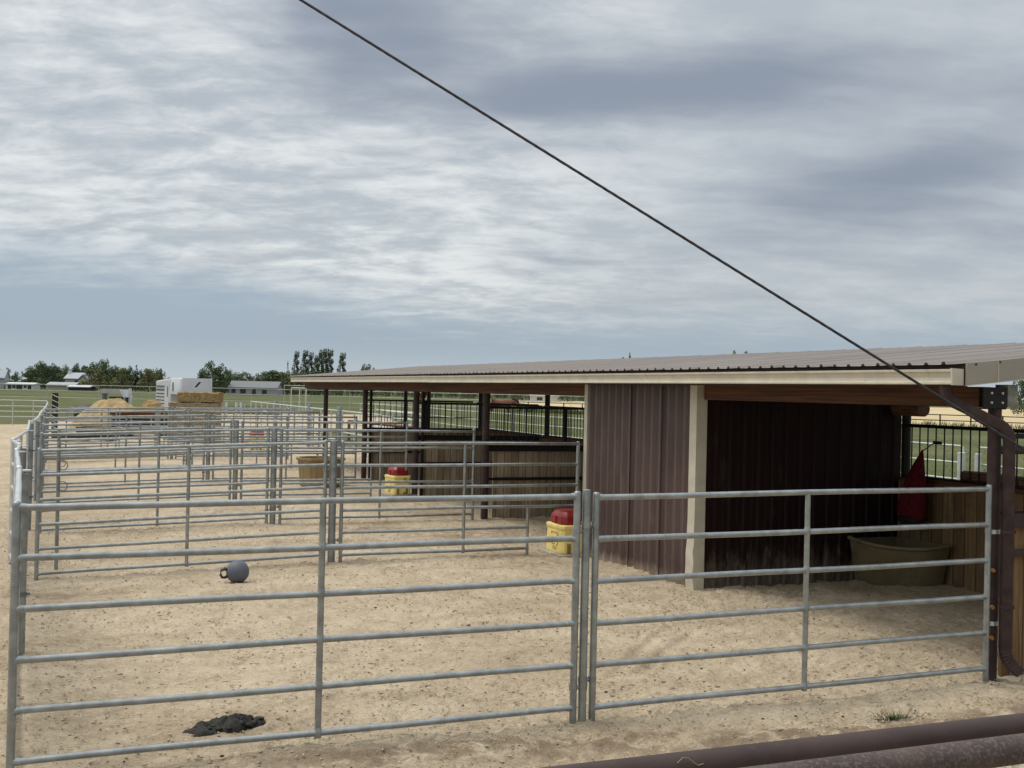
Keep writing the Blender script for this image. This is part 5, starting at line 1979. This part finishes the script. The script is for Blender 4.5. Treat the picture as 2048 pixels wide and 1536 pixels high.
KN = kinds()
TREES = [
    # px, top y, width px, kind, depth, label
    (9, 735, 30, 'round', 350, 'dark round tree behind the grey barn'),
    (30, 744, 34, 'bushy', 345, 'low dark tree right of the grey barn'),
    (44, 742, 12, 'sparse', 340, 'thin bare-limbed tree over the white bungalow'),
    (60, 732, 26, 'feather', 350, 'pale feathery tree left of the big dark one'),
    (78, 725, 34, 'broad', 352, 'tall loose tree at the left shoulder of the big dark tree'),
    (95, 722, 60, 'round', 338, 'big dark spreading tree left of the tan house'),
    (113, 730, 34, 'round', 345, 'dark tree just left of the chimney'),
    (133, 731, 30, 'bushy', 352, 'rounded tree behind the chimney of the tan house'),
    (151, 725, 30, 'round', 355, 'dark peaked tree behind the blue-grey roof'),
    (170, 722, 24, 'feather', 355, 'pale feathery tree right behind the tan house'),
    (186, 721, 20, 'broad', 360, 'tall narrow tree right of the tan house'),
    (207, 715, 30, 'broad', 360, 'tallest tree of the left row with a split crown'),
    (190, 736, 56, 'willow', 318, 'olive willow hiding the right end of the tan house'),
    (243, 735, 50, 'willow', 318, 'olive willow in the middle of the left tree row'),
    (228, 730, 26, 'round', 350, 'dark tree between the two leftmost willows'),
    (272, 729, 20, 'conifer', 325, 'black-green conifer among the willows'),
    (256, 731, 26, 'round', 352, 'dark tree behind the gap before the conifer'),
    (298, 737, 48, 'willow', 318, 'olive willow left of the white trailer'),
    (300, 731, 22, 'feather', 350, 'feathery treetop above the right-hand willow'),
    (318, 734, 24, 'broad', 345, 'outermost tree at the right end of the left row'),
    (404, 735, 34, 'round', 290, 'dark tree just right of the white trailer'),
    (430, 721, 58, 'round', 285, 'large dark domed tree right of the white trailer'),
    (458, 740, 30, 'bushy', 295, 'low tree left of the grey house'),
    (484, 741, 46, 'broad', 310, 'broad tree behind the grey house roof, left'),
    (517, 748, 34, 'bushy', 315, 'low dark tree behind the middle of the grey house'),
    (546, 731, 56, 'feather', 300, 'bright green tree behind the right end of the grey house'),
    (540, 741, 60, 'broad', 312, 'wide leafy tree right of the grey house'),
    (575, 742, 44, 'willow', 305, 'brownish willow before the shed roof end'),
    (604, 740, 46, 'bushy', 320, 'rounded green tree above the end of the shed roof'),
    (588, 704, 18, 'poplar', 395, 'lone leftmost windblown poplar'),
    (575, 722, 9, 'sparse', 400, 'bare thin poplar left of the poplar row'),
    (605, 702, 20, 'poplar', 400, 'second poplar from the left'),
    (617, 706, 18, 'poplar', 398, 'third poplar from the left, leaning right'),
    (628, 712, 20, 'poplar', 392, 'shorter poplar left in the dense poplar clump'),
    (637, 701, 20, 'poplar', 400, 'tall poplar in the middle of the dense clump'),
    (646, 699, 20, 'poplar', 398, 'tallest poplar of the dense clump'),
    (655, 701, 20, 'poplar', 402, 'rightmost poplar of the dense clump'),
    (640, 738, 46, 'round', 390, 'dark low foliage at the feet of the poplar clump'),
    (679, 707, 22, 'poplar', 396, 'single thin poplar right of the clump'),
    (733, 725, 34, 'broad', 330, 'two-humped treetop above the shed roof'),
    (1243, 696, 20, 'feather', 200, 'small sprig of treetop above the middle of the shed roof'),
    (1258, 706, 16, 'sparse', 205, 'thin twig of treetop beside the sprig over the roof'),
    (1468, 702, 40, 'sparse', 190, 'row of twiggy treetops above the right of the shed roof'),
    (1490, 703, 36, 'sparse', 194, 'second twiggy treetop farther right above the shed roof'),
    (2056, 744, 70, 'round', 215, 'dark tree at the right edge behind the beam end'),
    (2090, 738, 60, 'conifer', 220, 'conifer just beyond the right edge'),
]
for px_, top, wd, kd, zc, lab in TREES:
    hor = 782.6 + (px_ - 1024) * 0.0223
    h = (hor - top) * zc / F_PX + CAM_H + 0.16
    w = wd * zc / F_PX
    if px_ > 2080:
        continue
    x, y = at(px_, zc)
    t = thing({'conifer': 'conifer', 'poplar': 'poplar_tree', 'willow': 'willow_tree'}.get(kd, 'tree'), lab, 'tree', (x, y, -0.16), random.uniform(0, 6.28) if kd != 'poplar' else -YAW + random.uniform(-0.3, 0.3), 'trees on the horizon')
    base_w = {'round': 0.9, 'broad': 0.85, 'feather': 0.62, 'willow': 0.9, 'bushy': 0.85, 'poplar': 0.17, 'conifer': 0.46, 'sparse': 0.4}[kd]
    sx = w / base_w
    t.scale = (sx, sx, h)
    for me, nm in ((KN[kd][0], 'crown'), (KN[kd][1], 'trunk')):
        o = bpy.data.objects.new(nm, me)
        COL.objects.link(o)
        o.parent = t
# rows of background trees that close the gaps
FILL = [(k, z, 'bush', 'dark background tree filling the row behind the willows') for k, z in ((58, 734), (72, 733), (88, 728), (108, 735), (122, 737), (140, 736), (158, 733), (176, 733), (196, 730), (214, 728), (232, 738), (250, 738), (266, 741), (284, 742), (306, 741), (320, 745))]
FILL += [(k, z, 'house', 'background tree filling the row behind the grey house') for k, z in ((412, 741), (444, 738), (470, 748), (500, 752), (530, 745), (558, 742), (584, 744), (598, 748), (622, 744))]
for i, (px_, top, ww, lab) in enumerate(FILL):
    zc = 356 + 6 * (i % 3) if ww == 'bush' else 330 + 5 * (i % 3)
    x, y = at(px_, zc)
    kd = ('bushy', 'round', 'broad', 'willow')[i % 4]
    t = thing('tree', lab, 'tree', (x, y, -0.16), random.uniform(0, 6.28), 'trees filling the row on the horizon')
    h = (782.6 + (px_ - 1024) * 0.0223 - top) * zc / F_PX + CAM_H + 0.16
    t.scale = (7.0, 7.0, h)
    for me, nm in ((KN[kd][0], 'crown'), (KN[kd][1], 'trunk')):
        o = bpy.data.objects.new(nm, me)
        COL.objects.link(o)
        o.parent = t
# the far tree belt seen under the eave and through the stalls
for k in range(17):
    px_ = 640 + 33 * k
    zc = 300 + 18 * (k % 3)
    x, y = at(px_, zc)
    kd = ('round', 'bushy', 'broad')[k % 3]
    t = thing('tree', 'low dark tree of the belt glimpsed between eave and stall rails', 'tree', (x, y, -0.16), random.uniform(0, 6.28), 'tree belt behind the shed')
    t.scale = (5.5, 5.5, random.uniform(4.2, 5.4))
    for me, nm in ((KN[kd][0], 'crown'), (KN[kd][1], 'trunk')):
        o = bpy.data.objects.new(nm, me)
        COL.objects.link(o)
        o.parent = t
